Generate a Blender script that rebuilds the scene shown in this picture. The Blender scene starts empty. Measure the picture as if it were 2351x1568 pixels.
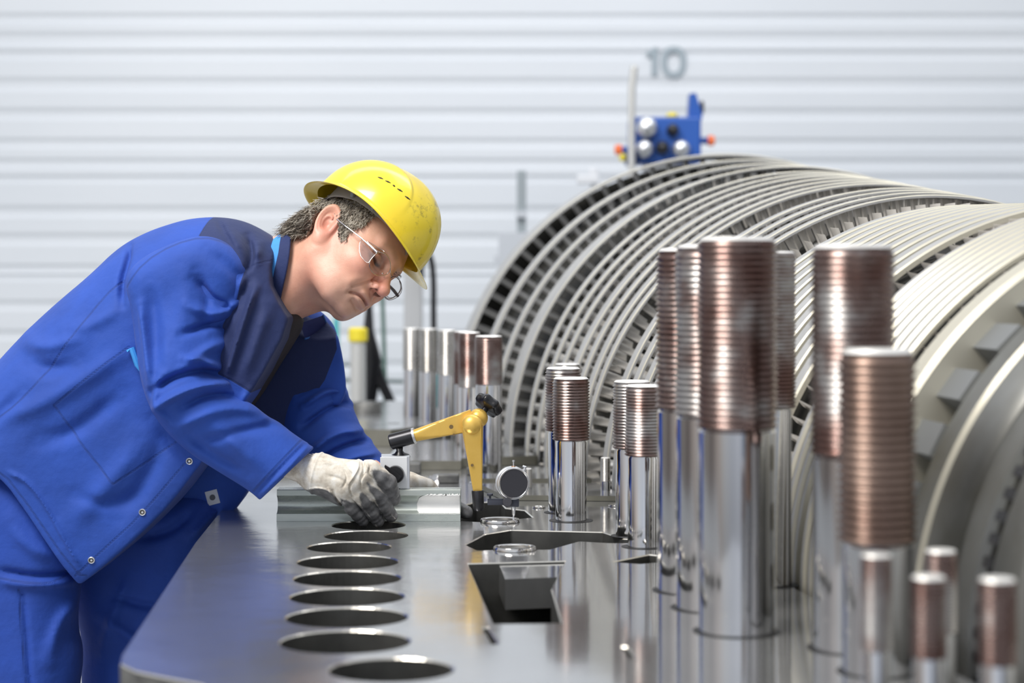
import bpy, bmesh, math, random
import numpy as np
from mathutils import Vector, Matrix
from mathutils.geometry import delaunay_2d_cdt
random.seed(7); rng = np.random.RandomState(5)
S = bpy.context.scene
COL = S.collection
# ------------------------------------------------------------------ camera
FP = 4571.0          # focal length in pixels for a 2351 px wide frame (70 mm on 36 mm)
H = 0.4856           # camera height above the machined flange (z = 0)
HZ = 640.0           # horizon row
cam = bpy.data.cameras.new('camera'); camo = bpy.data.objects.new('camera', cam); COL.objects.link(camo)
camo.location = (0, 0, H); camo.rotation_euler = (math.pi/2, 0, 0)
cam.sensor_width = 36; cam.lens = 70; cam.shift_y = -(784-HZ)/2351
cam.clip_start = 0.1; cam.clip_end = 100
cam.dof.use_dof = True; cam.dof.focus_distance = 3.95; cam.dof.aperture_fstop = 2.8
S.camera = camo
S.view_settings.view_transform = 'Standard'; S.view_settings.look = 'None'
S.view_settings.gamma = 1; S.view_settings.exposure = 0.0
S.cycles.use_denoising = True
S.cycles.max_bounces = 8

def P(px, py, Y):
    return Vector(((px-1175.5)*Y/FP, Y, H-(py-HZ)*Y/FP))
def G(px, py, z=0.0):
    Y = FP*(H-z)/(py-HZ)
    return ((px-1175.5)*Y/FP, Y)

# ------------------------------------------------------------------ world: daylight hall behind and above the camera
W = bpy.data.worlds.new('hall_daylight'); S.world = W; W.use_nodes = True
nt = W.node_tree; nt.nodes.clear()
def N(t, **k):
    n = nt.nodes.new(t)
    for a, b in k.items(): setattr(n, a, b)
    return n
tc = N('ShaderNodeTexCoord'); sp = N('ShaderNodeSeparateXYZ'); nt.links.new(tc.outputs['Generated'], sp.inputs[0])
at = N('ShaderNodeMath', operation='ARCTAN2'); nt.links.new(sp.outputs[0], at.inputs[0]); nt.links.new(sp.outputs[1], at.inputs[1])
ma = N('ShaderNodeMath', operation='MULTIPLY_ADD'); nt.links.new(at.outputs[0], ma.inputs[0]); ma.inputs[1].default_value = 1/(2*math.pi); ma.inputs[2].default_value = 0.5
# 0.5 = +Y, 0.75 = +X, 0 / 1 = -Y, 0.25 = -X
r1 = N('ShaderNodeValToRGB'); nt.links.new(ma.outputs[0], r1.inputs[0])
E = r1.color_ramp.elements
E[0].position = 0.0; E[0].color = (1.15, 1.22, 1.36, 1)
E[1].position = 1.0; E[1].color = (1.15, 1.22, 1.36, 1)
for p, c in [(.05, (.95, 1.02, 1.15, 1)), (.12, (1.05, 1.08, 1.12, 1)), (.17, (.90, .80, .74, 1)), (.24, (.30, .26, .25, 1)), (.30, (.50, .46, .43, 1)),
             (.36, (.35, .36, .38, 1)), (.5, (.7, .74, .8, 1)), (.64, (.30, .30, .30, 1)), (.74, (.16, .16, .17, 1)), (.83, (.10, .11, .13, 1)),
             (.90, (.12, .13, .15, 1)), (.95, (.22, .25, .3, 1)), (.975, (.7, .78, .95, 1))]:
    e = E.new(p); e.color = c
r2 = N('ShaderNodeValToRGB'); mz = N('ShaderNodeMath', operation='MULTIPLY_ADD'); nt.links.new(sp.outputs[2], mz.inputs[0]); mz.inputs[1].default_value = .5; mz.inputs[2].default_value = .5
nt.links.new(mz.outputs[0], r2.inputs[0])
E = r2.color_ramp.elements
E[0].position = 0.35; E[0].color = (0, 0, 0, 1); E[1].position = 0.78; E[1].color = (1, 1, 1, 1)
e = E.new(.5); e.color = (.0, .0, .0, 1)
mx = N('ShaderNodeMix', data_type='RGBA'); nt.links.new(r2.outputs[0], mx.inputs[0]); nt.links.new(r1.outputs[0], mx.inputs[6]); mx.inputs[7].default_value = (.95, 1.0, 1.08, 1)
r3 = N('ShaderNodeValToRGB'); nt.links.new(mz.outputs[0], r3.inputs[0])
E = r3.color_ramp.elements
E[0].position = 0.40; E[0].color = (.18, .17, .16, 1); E[1].position = 0.50; E[1].color = (1, 1, 1, 1)
mm = N('ShaderNodeMix', data_type='RGBA', blend_type='MULTIPLY'); mm.inputs[0].default_value = 1; nt.links.new(mx.outputs[2], mm.inputs[6]); nt.links.new(r3.outputs[0], mm.inputs[7])
bg = N('ShaderNodeBackground'); bg.inputs[1].default_value = 0.68; nt.links.new(mm.outputs[2], bg.inputs[0])
wo = N('ShaderNodeOutputWorld'); nt.links.new(bg.outputs[0], wo.inputs[0])

def area(name, loc, target, size, power, col=(1, 1, 1), sy=None):
    l = bpy.data.lights.new(name, 'AREA'); l.energy = power; l.color = col; l.size = size
    if sy: l.shape = 'RECTANGLE'; l.size_y = sy
    o = bpy.data.objects.new(name, l); COL.objects.link(o); o.location = loc
    d = Vector(target)-Vector(loc); o.rotation_euler = d.to_track_quat('-Z', 'Y').to_euler(); return o
area('added_area_light', (-2.2, 1.6, 4.2), (-.4, 4.0, .3), 2.0, 290, (1, .96, .91))  # added area key light, upper left of the worker, no fixture modelled
area('added_area_light', (1.8, 5.5, 4.6), (1.0, 5.0, .3), 2.4, 30, (.97, .98, 1.0))  # added light over the rotor, unseen source
area('added_area_light', (0.0, 5.8, 4.2), (0.0, 9.6, -.2), 5.0, 100, (.98, .985, 1.0), 2.0)  # added light aimed to brighten the back wall, unseen source

# ------------------------------------------------------------------ materials
MATS = {}
def mat(name, base=(.5, .5, .5), metal=0., rough=.5, **k):
    if name in MATS: return MATS[name]
    m = bpy.data.materials.new(name); m.use_nodes = True; MATS[name] = m
    b = m.node_tree.nodes['Principled BSDF']
    b.inputs['Base Color'].default_value = (*base, 1); b.inputs['Metallic'].default_value = metal; b.inputs['Roughness'].default_value = rough
    for a, v in k.items(): b.inputs[a.replace('_', ' ')].default_value = v
    return m
def nodes(m): return m.node_tree, m.node_tree.nodes['Principled BSDF']
def tcoord(t, scale=(1, 1, 1)):
    c = t.nodes.new('ShaderNodeTexCoord'); mp = t.nodes.new('ShaderNodeMapping'); mp.inputs['Scale'].default_value = scale
    t.links.new(c.outputs['Object'], mp.inputs[0]); return mp.outputs[0]
def noise(t, co, scale, detail=4, rough=.55):
    n = t.nodes.new('ShaderNodeTexNoise'); n.inputs['Scale'].default_value = scale; n.inputs['Detail'].default_value = detail; n.inputs['Roughness'].default_value = rough
    if co is not None: t.links.new(co, n.inputs['Vector'])
    return n.outputs['Fac']
def ramp(t, fac, stops):
    r = t.nodes.new('ShaderNodeValToRGB'); e = r.color_ramp.elements
    e[0].position, e[0].color = stops[0][0], (*stops[0][1], 1); e[1].position, e[1].color = stops[-1][0], (*stops[-1][1], 1)
    for p, c in stops[1:-1]: x = e.new(p); x.color = (*c, 1)
    t.links.new(fac, r.inputs[0]); return r.outputs[0]
def bump(t, b, h, strength=.2, dist=.01):
    n = t.nodes.new('ShaderNodeBump'); n.inputs['Strength'].default_value = strength; n.inputs['Distance'].default_value = dist
    t.links.new(h, n.inputs['Height']); t.links.new(n.outputs[0], b.inputs['Normal'])
def noisy(name, stops, metal, rough, nscale, stretch=(1, 1, 1), bstr=.1, bdist=.002, rr=None, bscale=None):
    if name in MATS: return MATS[name]
    m = mat(name, stops[0][1], metal, rough); t, b = nodes(m); co = tcoord(t, stretch); f = noise(t, co, nscale)
    t.links.new(ramp(t, f, stops), b.inputs['Base Color'])
    if rr: t.links.new(ramp(t, f, [(.3, (rr[0],)*3), (.7, (rr[1],)*3)]), b.inputs['Roughness'])
    f2 = noise(t, co, bscale or nscale*3); bump(t, b, f2, bstr, bdist); return m
m_plate = noisy('machined_flange', [(.3, (.46, .465, .47)), (.7, (.58, .585, .59))], .84, .15, 2.2, (1, 1, 1), .34, .006, (.10, .20), 8)
t_, b_ = nodes(m_plate); c_ = t_.nodes.new('ShaderNodeTexCoord'); s_ = t_.nodes.new('ShaderNodeSeparateXYZ'); t_.links.new(c_.outputs['Object'], s_.inputs[0])
mr = t_.nodes.new('ShaderNodeMapRange'); t_.links.new(s_.outputs[0], mr.inputs[0]); mr.inputs[1].default_value = -.25; mr.inputs[2].default_value = .02; mr.inputs[3].default_value = 1; mr.inputs[4].default_value = .12     # worn wavy film on the outer edge, polished towards the studs
for n_ in t_.nodes:
    if n_.type == 'BUMP':
        mu = t_.nodes.new('ShaderNodeMath'); mu.operation = 'MULTIPLY'; mu.inputs[1].default_value = .34; t_.links.new(mr.outputs[0], mu.inputs[0]); t_.links.new(mu.outputs[0], n_.inputs['Strength'])
ru = t_.nodes.new('ShaderNodeMath'); ru.operation = 'MULTIPLY_ADD'; ru.inputs[1].default_value = .10; ru.inputs[2].default_value = .08; t_.links.new(mr.outputs[0], ru.inputs[0]); t_.links.new(ru.outputs[0], b_.inputs['Roughness'])
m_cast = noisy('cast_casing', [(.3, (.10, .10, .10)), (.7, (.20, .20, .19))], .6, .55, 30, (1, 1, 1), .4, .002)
m_ring = mat('bright_ring', (.75, .73, .70), 1, .12)
m_stud = noisy('stud_shank', [(.3, (.60, .60, .61)), (.7, (.74, .74, .75))], 1, .1, 3, (1, 1, .1), .04, .001, (.06, .13))
m_thr = noisy('stud_thread_brown', [(.36, (.13, .072, .060)), (.5, (.21, .155, .14)), (.62, (.38, .365, .355))], .9, .3, 9, (1, 1, 1.2), .1, .001, (.22, .36))
m_thb = noisy('stud_thread_even', [(.3, (.15, .095, .075)), (.7, (.26, .185, .15))], .88, .34, 9, (1, 1, 1.2), .1, .001, (.28, .4))
m_thg = noisy('stud_thread_grey', [(.3, (.38, .36, .33)), (.7, (.62, .60, .57))], .95, .3, 9, (1, 1, 1), .1, .001, (.22, .36))
m_cap = mat('stud_end_face', (.92, .90, .86), .6, .4)
m_shroud = noisy('rotor_shroud', [(.3, (.38, .38, .375)), (.7, (.46, .46, .455))], .25, .5, 12, (1, 1, 1), .1, .001)
m_edge = mat('rotor_bevel_edge', (.60, .57, .47), .35, .42)  # cream puts the light caught by the bevels into the colour
m_blade = mat('rotor_blade_steel', (.86, .83, .78), .35, .3)
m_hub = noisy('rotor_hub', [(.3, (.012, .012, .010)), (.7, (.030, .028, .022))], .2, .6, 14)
m_hubl = noisy('rotor_shaft', [(.3, (.38, .38, .36)), (.7, (.52, .52, .48))], .8, .4, 5)
m_black = mat('black_plastic', (.012, .012, .014), 0, .28)
m_blackm = mat('blackened_steel', (.05, .05, .055), .7, .3)
m_gold = noisy('gold_anodised', [(.3, (.80, .50, .10)), (.7, (.88, .58, .14))], .5, .34, 20)
m_silver = mat('brushed_aluminium', (.74, .75, .77), .8, .3)
m_white = mat('white_face', (.80, .82, .84), .1, .4)
m_slate = mat('dark_dial_back', (.045, .045, .055), .1, .45)

# ------------------------------------------------------------------ object helpers
def link(name, me, parent=None, m=None, smooth=True):
    o = bpy.data.objects.new(name, me); COL.objects.link(o)
    if m is not None and not me.materials:
        for x in (m if isinstance(m, (list, tuple)) else [m]): me.materials.append(x)
    if smooth: me.shade_smooth()
    if parent: o.parent = parent; o.matrix_parent_inverse = parent.matrix_world.inverted() if parent.type != 'EMPTY' or True else Matrix()
    return o
def thing(name, label, cat, loc=(0, 0, 0), group=None):
    o = bpy.data.objects.new(name, None); COL.objects.link(o); o.location = loc; o.empty_display_size = .05
    o['label'] = label; o['category'] = cat
    if group: o['group'] = group
    bpy.context.view_layer.update(); return o
def tag(o, label, cat, group=None, kind=None):
    o['label'] = label; o['category'] = cat
    if group: o['group'] = group
    if kind: o['kind'] = kind
    return o
def struct(o, label=None):
    o['kind'] = 'structure'
    if label: o['label'] = label
    return o
class MB:
    """collects shapes into one mesh"""
    def __init__(s): s.v = []; s.f = []; s.mi = []
    def add(s, v, f, mi=0):
        n = len(s.v); s.v += [tuple(x) for x in v]; s.f += [tuple(i+n for i in q) for q in f]; s.mi += [mi]*len(f)
    def box(s, c, d, rot=None, mi=0, bev=0.0):
        bm = bmesh.new(); bmesh.ops.create_cube(bm, size=1)
        bmesh.ops.scale(bm, vec=d, verts=bm.verts)
        if bev: bmesh.ops.bevel(bm, geom=bm.edges[:], offset=bev, segments=2, affect='EDGES', profile=.5)
        M = Matrix.Translation(c) @ (rot.to_4x4() if rot else Matrix())
        bmesh.ops.transform(bm, matrix=M, verts=bm.verts); bm.verts.index_update()
        s.add([v.co[:] for v in bm.verts], [[v.index for v in f.verts] for f in bm.faces], mi); bm.free()
    def lathe(s, prof, c=(0, 0, 0), axis=(0, 0, 1), n=48, mi=0, mis=None, a0=0, a1=2*math.pi):
        """prof: list of (r, t) along axis"""
        ax = Vector(axis).normalized(); q = ax.to_track_quat('Z', 'X').to_matrix()
        full = abs(a1-a0-2*math.pi) < 1e-6; m_ = n if full else n+1
        v = []
        for r, t in prof:
            for i in range(m_):
                a = a0+(a1-a0)*i/n
                v.append(Vector(c)+q @ Vector((r*math.cos(a), r*math.sin(a), t)))
        base = len(s.v); s.v += [x[:] for x in v]
        for k in range(len(prof)-1):
            for i in range(n):
                j = (i+1) % m_
                s.f.append((base+k*m_+i, base+k*m_+j, base+(k+1)*m_+j, base+(k+1)*m_+i)); s.mi.append(mis[k] if mis else mi)
    def cyl(s, a, b, r, r2=None, n=32, mi=0, ch=0.0):
        a = Vector(a); b = Vector(b); L = (b-a).length; r2 = r if r2 is None else r2
        pr = [(0, 0), (r-ch, 0), (r, ch), (r2, L-ch), (r2-ch, L), (0, L)] if ch else [(0, 0), (r, 0), (r, 1e-5), (r2, L-1e-5), (r2, L), (0, L)]
        s.lathe(pr, a, b-a, n, mi)
    def tube(s, pts, r, n=12, mi=0, closed=False):
        pts = [Vector(p) for p in pts]; m_ = len(pts); rs = r if isinstance(r, (list, tuple)) else [r]*m_
        base = len(s.v); up = None
        for i, p in enumerate(pts):
            if closed: d = pts[(i+1) % m_]-pts[i-1]
            else: d = pts[min(i+1, m_-1)]-pts[max(i-1, 0)]
            d.normalize()
            if up is None: up = d.orthogonal().normalized()
            up = (up-d*up.dot(d)).normalized(); w = d.cross(up)
            for k in range(n):
                a = 2*math.pi*k/n; s.v.append((p+(up*math.cos(a)+w*math.sin(a))*rs[i])[:])
        for i in range(m_ if closed else m_-1):
            for k in range(n):
                a_ = base+i*n; b_ = base+((i+1) % m_)*n
                s.f.append((a_+k, a_+(k+1) % n, b_+(k+1) % n, b_+k)); s.mi.append(mi)
        if not closed:
            s.f.append(tuple(base+k for k in reversed(range(n)))); s.f.append(tuple(base+(m_-1)*n+k for k in range(n))); s.mi += [mi, mi]
    def prism(s, pts, d, mi=0):
        """extrude closed loop pts (3D) by vector d"""
        n = len(pts); d = Vector(d); base = len(s.v); s.v += [tuple(p) for p in pts]+[(Vector(p)+d)[:] for p in pts]
        s.f.append(tuple(base+i for i in reversed(range(n)))); s.f.append(tuple(base+n+i for i in range(n))); s.mi += [mi, mi]
        for i in range(n):
            j = (i+1) % n; s.f.append((base+i, base+j, base+n+j, base+n+i)); s.mi.append(mi)
    def ball(s, c, r, n=24, mi=0, sc=(1, 1, 1), rot=None):
        v = []; f = []; h = n//2
        for i in range(h+1):
            t = math.pi*i/h
            for k in range(n):
                a = 2*math.pi*k/n; p = Vector((math.sin(t)*math.cos(a)*sc[0], math.sin(t)*math.sin(a)*sc[1], math.cos(t)*sc[2]))*r
                if rot: p = rot @ p
                v.append((p+Vector(c))[:])
        for i in range(h):
            for k in range(n): f.append((i*n+k, (i+1)*n+k, (i+1)*n+(k+1) % n, i*n+(k+1) % n))
        s.add(v, f, mi)
    def build(s, name, m, parent=None, smooth=True, auto=35):
        me = bpy.data.meshes.new(name); me.from_pydata(s.v, [], s.f)
        for x in (m if isinstance(m, (list, tuple)) else [m]): me.materials.append(x)
        me.polygons.foreach_set('material_index', s.mi);
        bm = bmesh.new(); bm.from_mesh(me); bmesh.ops.remove_doubles(bm, verts=bm.verts, dist=2e-6)
        bmesh.ops.recalc_face_normals(bm, faces=bm.faces); bm.to_mesh(me); bm.free()
        o = link(name, me, parent, None, smooth)
        if smooth and auto: me.set_sharp_from_angle(angle=math.radians(auto))
        return o
def R3(axis, deg): return Matrix.Rotation(math.radians(deg), 3, axis)

# ------------------------------------------------------------------ hall: floor and ribbed wall
FZ = -0.95; WY = 9.6
b = MB(); b.box((0, 5.5, FZ-.05), (20, 14, .1)); fl = struct(b.build('floor', noisy('hall_floor', [(.3, (.42, .43, .43)), (.7, (.52, .53, .53))], 0, .35, 4)))
mw = noisy('wall_sheet', [(.3, (.68, .715, .755)), (.7, (.73, .76, .795))], 0, .5, .6, (1, 1, 3), .02, .01)
# horizontal sheet cladding with folded ribs; rows measured on the wall
ribs = [(-60, 9), (43, 12), (90, 16), (127, 12), (195, 16), (263, 14), (330, 12), (376, 12), (412, 9), (487, 14), (550, 14), (618, 10), (638, 8), (702, 12), (770, 12), (840, 12), (910, 12), (980, 12)]
def wz(py): return H-(py-HZ)*WY/FP
prof = [(wz(-400), 0)]
for py, w_ in ribs:
    hw = w_*.5*WY/FP; z = wz(py)
    prof += [(z+hw*2.4, 0), (z+hw*1.0, .009), (z-hw*.8, .009), (z-hw*2.0, 0)]
prof += [(FZ, 0)]
v = []; f = []
for z, d in prof: v += [(-9, WY+d, z), (9, WY+d, z)]
for i in range(len(prof)-1): f.append((2*i, 2*i+1, 2*i+3, 2*i+2))
b = MB(); b.add(v, f); b.box((0, WY+.15, (wz(-400)+FZ)/2), (18, .1, wz(-400)-FZ)); wall = struct(b.build('wall_back', mw, smooth=False))
# wall number
def wp(px, py): return P(px, py, WY-.012)
b = MB(); b.prism([wp(x, y)[:] for x, y in ((1510, 109), (1510, 173), (1496, 173), (1496, 127), (1485, 131), (1485, 120), (1500, 109))], (0, .01, 0))
n = 48; v = []
for o_ in (0, .01):
    for rx, ry in ((29, 36), (15, 23)):
        for k in range(n): a = 2*math.pi*k/n; q = wp(1547+rx*math.copysign(abs(math.cos(a))**.85, math.cos(a)), 142+ry*math.copysign(abs(math.sin(a))**.85, math.sin(a))); v.append((q.x, q.y+o_, q.z))
f = []
for k in range(n):
    l = (k+1) % n; f += [(k, l, n+l, n+k), (2*n+k, 2*n+l, 3*n+l, 3*n+k), (k, l, 2*n+l, 2*n+k), (n+k, n+l, 3*n+l, 3*n+k)]
b.add(v, f); wn = b.build('wall_number', mat('number_grey', (.34, .40, .44), 0, .5), None, False)
tag(wn, 'grey number 10 painted on the white ribbed hall wall', 'number')

# ------------------------------------------------------------------ turbine casing: machined flange with bores and pockets
def circ(cx, cy, r, n=48, sx=1.0): return [(cx+r*sx*math.cos(2*math.pi*i/n), cy+r*math.sin(2*math.pi*i/n)) for i in range(n)]
def resample(poly, rad=0.0, n=4):
    """round the corners of a closed polygon"""
    if not rad: return poly
    out = []; L = len(poly)
    for i in range(L):
        a, p, c = Vector(poly[i-1]), Vector(poly[i]), Vector(poly[(i+1) % L])
        d1 = (a-p); d2 = (c-p); r = min(rad, d1.length*.4, d2.length*.4); q1 = p+d1.normalized()*r; q2 = p+d2.normalized()*r
        for k in range(n+1):
            t = k/n; out.append(tuple(q1*(1-t)**2+p*2*t*(1-t)+q2*t*t))
    return out
def pip(poly, x, y):
    c = False; n = len(poly)
    for i in range(n):
        x1, y1 = poly[i]; x2, y2 = poly[i-1]
        if (y1 > y) != (y2 > y) and x < (x2-x1)*(y-y1)/(y2-y1)+x1: c = not c
    return c
AX, BX = 1.428, -.113                      # rotor axis in plan: X = AX + BX * Y
def inner(Y, g=.025):                       # inner edge of the flange beside the rotor
    Rr = float(np.interp(Y, [2.2, 2.9, 4.197, 5.785, 6.664, 7.2], [.57, .60, .641, .811, .90, .93])); return AX+BX*Y-Rr-g
outer = [(-.31, 2.25), (-.37, 2.385), (-.425, 2.43), (-.465, 2.465), (-.492, 2.51), (-.503, 2.58), (-.582, 3.67), (-.612, 4.23), (-.66, 4.9), (-.70, 5.4), (-.70, 7.1)]
outer += [(inner(Y), Y) for Y in (7.1, 6.6, 6.1, 5.6, 5.1, 4.6, 4.2, 3.8, 3.4, 3.0, 2.6, 2.2, 1.75)] + [(-.05, 1.75)]
hole_px = [(847, 1203.5, 95), (836, 1228.5, 98), (802, 1256, 112), (799, 1290, 119), (797.5, 1328, 127.5), (797, 1370, 135), (796, 1417, 144), (792.5, 1473, 152.5), (898, 1537, 146)]
holes = []; bores = []
for px, py, hw in hole_px:
    X, Y = G(px, py); r = hw*Y/FP; bores.append((X, Y, r))
# the two bores behind lie close together: keep their rims apart
fix = []
for i, (X, Y, r) in enumerate(bores):
    fix.append((X, Y, min(r, .0885)))
bores = fix
bores[0] = (bores[0][0], 3.925, .074); bores[1] = (bores[1][0]+.004, 3.765, .080)
ys = [bores[i][1] for i in range(9)]
for i in range(1, 9):
    X0, Y0, r0 = bores[i-1]; X1, Y1, r1_ = bores[i]
    if Y0-Y1 < r0+r1_+.004 and i < 8: s_ = (Y0-Y1-.004)/(r0+r1_); bores[i] = (X1, Y1, min(r1_, max(.07, (Y0-Y1-.004)-r0)))
class Fl: pass
def pocket(pts, rad=.006): return resample([G(x, y) for x, y in pts], rad)
pk_a = pocket([(1066, 1250), (1112, 1226), (1172, 1216), (1385, 1221), (1430, 1236), (1512, 1240), (1512, 1247), (1400, 1247), (1330, 1243), (1262, 1262), (1150, 1262), (1095, 1264)])
pk_b = pocket([(1072, 1293), (1300, 1287), (1268, 1352), (1292, 1431), (1131, 1433), (1100, 1360)], .004)
pk_c = pocket([(1400, 1290), (1490, 1272), (1516, 1275), (1514, 1291), (1470, 1295)], .003)
pk_d = pocket([(1050, 1196), (1058, 1161), (1092, 1152), (1150, 1152), (1162, 1166), (1206, 1171), (1226, 1188), (1196, 1191), (1110, 1199)], .004)
pk_e = pocket([(1105, 1440), (1122, 1439), (1148, 1478), (1128, 1480)], .002)
pk_f = pocket([(1425, 1483), (1442, 1484), (1462, 1510), (1444, 1512)], .002)
small = [G(697+540, 1166), G(1402, 1161), G(1190, 1274)]
loops = [circ(*q) for q in bores]+[pk_a, pk_b, pk_c, pk_d, pk_e, pk_f]
CH = .0020
def flange(name, outer, loops, ztop, depth, m, parent, ch=CH):
    verts = []; edges = []
    for L in [outer]+loops:
        n0 = len(verts); verts += [Vector(p) for p in L]; edges += [(n0+i, n0+(i+1) % len(L)) for i in range(len(L))]
    ov, oe, of, *_ = delaunay_2d_cdt(verts, edges, [], 0, 1e-6)
    b = MB(); fs = []
    for t in of:
        cx = sum(ov[i].x for i in t)/3; cy = sum(ov[i].y for i in t)/3
        if pip([tuple(p) for p in outer], cx, cy) and not any(pip(L, cx, cy) for L in loops): fs.append(t)
    b.add([(p.x, p.y, ztop) for p in ov], fs, 0)
    for k, L in enumerate([outer]+loops):
        n = len(L); c = Vector((sum(p[0] for p in L)/n, sum(p[1] for p in L)/n)); v = []
        # bevelled rim (bright) then wall down
        for i in range(n):
            p = Vector(L[i]); d1 = (p-Vector(L[i-1])); d2 = (Vector(L[(i+1) % n])-p)
            nrm = Vector((d1.normalized().y+d2.normalized().y, -(d1.normalized().x+d2.normalized().x)))
            if nrm.length < 1e-6: nrm = Vector((1, 0))
            nrm.normalize(); q = p+nrm*ch*(1 if not pip(L, *(p+nrm*ch*.5)) else -1)*(1 if k == 0 else -1)
            v += [(p.x, p.y, ztop), (q.x, q.y, ztop-ch), (q.x, q.y, ztop-depth)]
        f1 = [(3*i, 3*((i+1) % n), 3*((i+1) % n)+1, 3*i+1) for i in range(n)]; f2 = [(3*i+1, 3*((i+1) % n)+1, 3*((i+1) % n)+2, 3*i+2) for i in range(n)]
        b.add(v, f1, 1); b.add(v, f2, 2 if k == 0 else 3)
    return b.build(name, m, parent, smooth=False)
casing = thing('turbine_casing', 'long grey machined lower turbine casing flange with a row of round bores', 'casing', (0, 3, 0))
m_rim = mat('bright_chamfer', (.78, .74, .66), 1, .22)
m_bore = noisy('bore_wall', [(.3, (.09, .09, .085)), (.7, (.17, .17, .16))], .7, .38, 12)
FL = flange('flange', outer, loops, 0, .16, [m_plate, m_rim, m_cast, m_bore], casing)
# pocket and bore floors, and the casing body below
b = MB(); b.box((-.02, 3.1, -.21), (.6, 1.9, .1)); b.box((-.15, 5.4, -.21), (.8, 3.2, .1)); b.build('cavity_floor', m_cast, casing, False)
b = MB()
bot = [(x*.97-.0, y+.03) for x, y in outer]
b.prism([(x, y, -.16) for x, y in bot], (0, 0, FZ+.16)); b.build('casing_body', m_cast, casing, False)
# ledge inside the large pocket, raised seal rings, raised steps towards the far end
b = MB(); b.prism([(*G(1146, 1291), -.004), (*G(1297, 1289), -.004), (*G(1290, 1319), -.004), (*G(1160, 1324), -.004)], (0, 0, -.05)); b.build('pocket_ledge', m_plate, casing, False)
def washer(px, py, hw, hgt=.006, w=.14):
    X, Y = G(px, py); r = hw*Y/FP; b = MB()
    b.lathe([(r*(1-2*w), .0006), (r*(1-2*w), hgt*.8), (r*(1-1.6*w), hgt), (r*(1-.3*w), hgt), (r, hgt*.5), (r, .0006)], (X, Y, 0), n=56)
    b.lathe([(0, .0008), (r*(1-2*w), .0008)], (X, Y, 0), n=40, mi=1); return b
for i, q in enumerate([(1182, 1262, 50), (1148, 1198, 46), (1237, 1166, 16), (1120, 1108, 42), (1415, 1162, 20)]):
    o = washer(*q, hgt=.006 if i < 2 else .003).build('seal_ring', [m_ring, m_cast if i < 2 else m_plate], casing)
m_olive = noisy('step_face', [(.3, (.20, .19, .15)), (.7, (.32, .31, .26))], .7, .4, 8)
def step(pts, z0, z1, name='raised_step'):
    b = MB(); b.prism([(x, y, z0) for x, y in pts], (0, 0, z1-z0)); ms = [m_plate, m_olive]
    o = b.build(name, ms, casing, False)
    for p in o.data.polygons: p.material_index = 0 if abs(p.normal.z) > .5 else 1
step([(-.02, 4.36), (inner(4.36), 4.34), (inner(4.62), 4.62), (-.08, 4.62)], .0008, .012)
step([(-.09, 4.66), (inner(4.66), 4.66), (inner(4.95), 4.95), (-.02, 4.95), (-.02, 4.78), (-.09, 4.78)], .0008, .018)
step([(-.32, 5.05), (-.13, 5.05), (-.13, 5.12), (inner(5.2), 5.2), (inner(5.7), 5.7), (-.32, 5.7)], .0008, .024)
step([(-.70, 5.8), (-.35, 5.75), (-.22, 5.95), (inner(6.1), 6.1), (inner(7.1), 7.1), (-.70, 7.1)], .0008, .05)
step([(-.68, 4.95), (-.45, 5.0), (-.42, 5.25), (-.68, 5.25)], .0008, .035)
for (px, py, r, hh) in [(840, 985, .05, .09), (905, 1010, .035, .05), (1010, 1100, .03, .012), (975, 1075, .05, .016), (1060, 1050, .03, .02)]:
    X, Y = G(px, py); b = MB(); b.lathe([(0, hh), (r*.55, hh), (r*.6, hh-.004), (r*.9, hh-.004), (r, hh-.012), (r, 0.0008)], (X, Y, 0), n=40); b.build('boss', m_plate if hh < .03 else m_cast, casing)
for (px, py, w, d, hh) in [(1030, 1108, .05, .04, .02), (1090, 1090, .04, .03, .018), (925, 1085, .09, .06, .025), (1225, 1100, .04, .03, .015), (1245, 1062, .05, .03, .03)]:
    X, Y = G(px, py); b = MB(); b.box((X, Y, hh/2+.0005), (w, d, hh), None, 0, .003); b.build('casing_block', m_cast, casing, False)

# ------------------------------------------------------------------ studs
def stud(px, Y, top_py, dthr, dsh, frac, mthr, label, group='threaded studs standing in the flange', pitch=None, sink=.0, nr=56):
    X = (px-1175.5)*Y/FP; zt = H-(top_py-HZ)*Y/FP
    t = thing('threaded_stud', label, 'stud', (X, Y, 0), group)
    z1 = zt*(1-frac)                                 # start of the thread
    rs, rt = dsh/2, dthr/2; pitch = pitch or max(dthr*.078, .0036 if Y > 2.5 else dthr*.105)
    b = MB(); b.lathe([(0, sink), (rs, sink), (rs, z1-.004), (rs*.95, z1-.001), (rs*.95, z1)], (X, Y, 0), n=nr); b.build('shank', m_stud, t)
    pr = [(rs*.95, z1)]; z = z1; dep = pitch*.55
    while z+pitch < zt-dep*1.5:
        pr += [(rt-dep, z+.12*pitch), (rt-.1*dep, z+.5*pitch), (rt-.1*dep, z+.62*pitch), (rt-dep, z+pitch)]; z += pitch
    pr += [(rt-dep, zt-dep*1.1), (rt-dep*.9, zt-dep)]
    b = MB(); b.lathe(pr, (X, Y, 0), n=nr); b.build('thread', mthr, t, auto=180)
    b = MB(); b.lathe([(rt-dep*.9, zt-dep), (rt-dep*1.9, zt), (0, zt)], (X, Y, 0), n=nr); b.build('end_face', m_cap, t)
    # clearance ring in the flange around the foot
    return t
stud(1672+20, 2.744, 545, .113, .106, .485, m_thr, 'thickest tall stud in the foreground, patchy brown and grey thread, right of three overlapping studs')
stud(1634, 2.94, 562, .113, .106, .47, m_thr, 'tall stud half hidden behind the thickest foreground stud, middle of the three')
stud(1587, 3.105, 570, .113, .106, .47, m_thr, 'tall stud whose brown left edge shows at the left of three overlapping studs')
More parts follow.
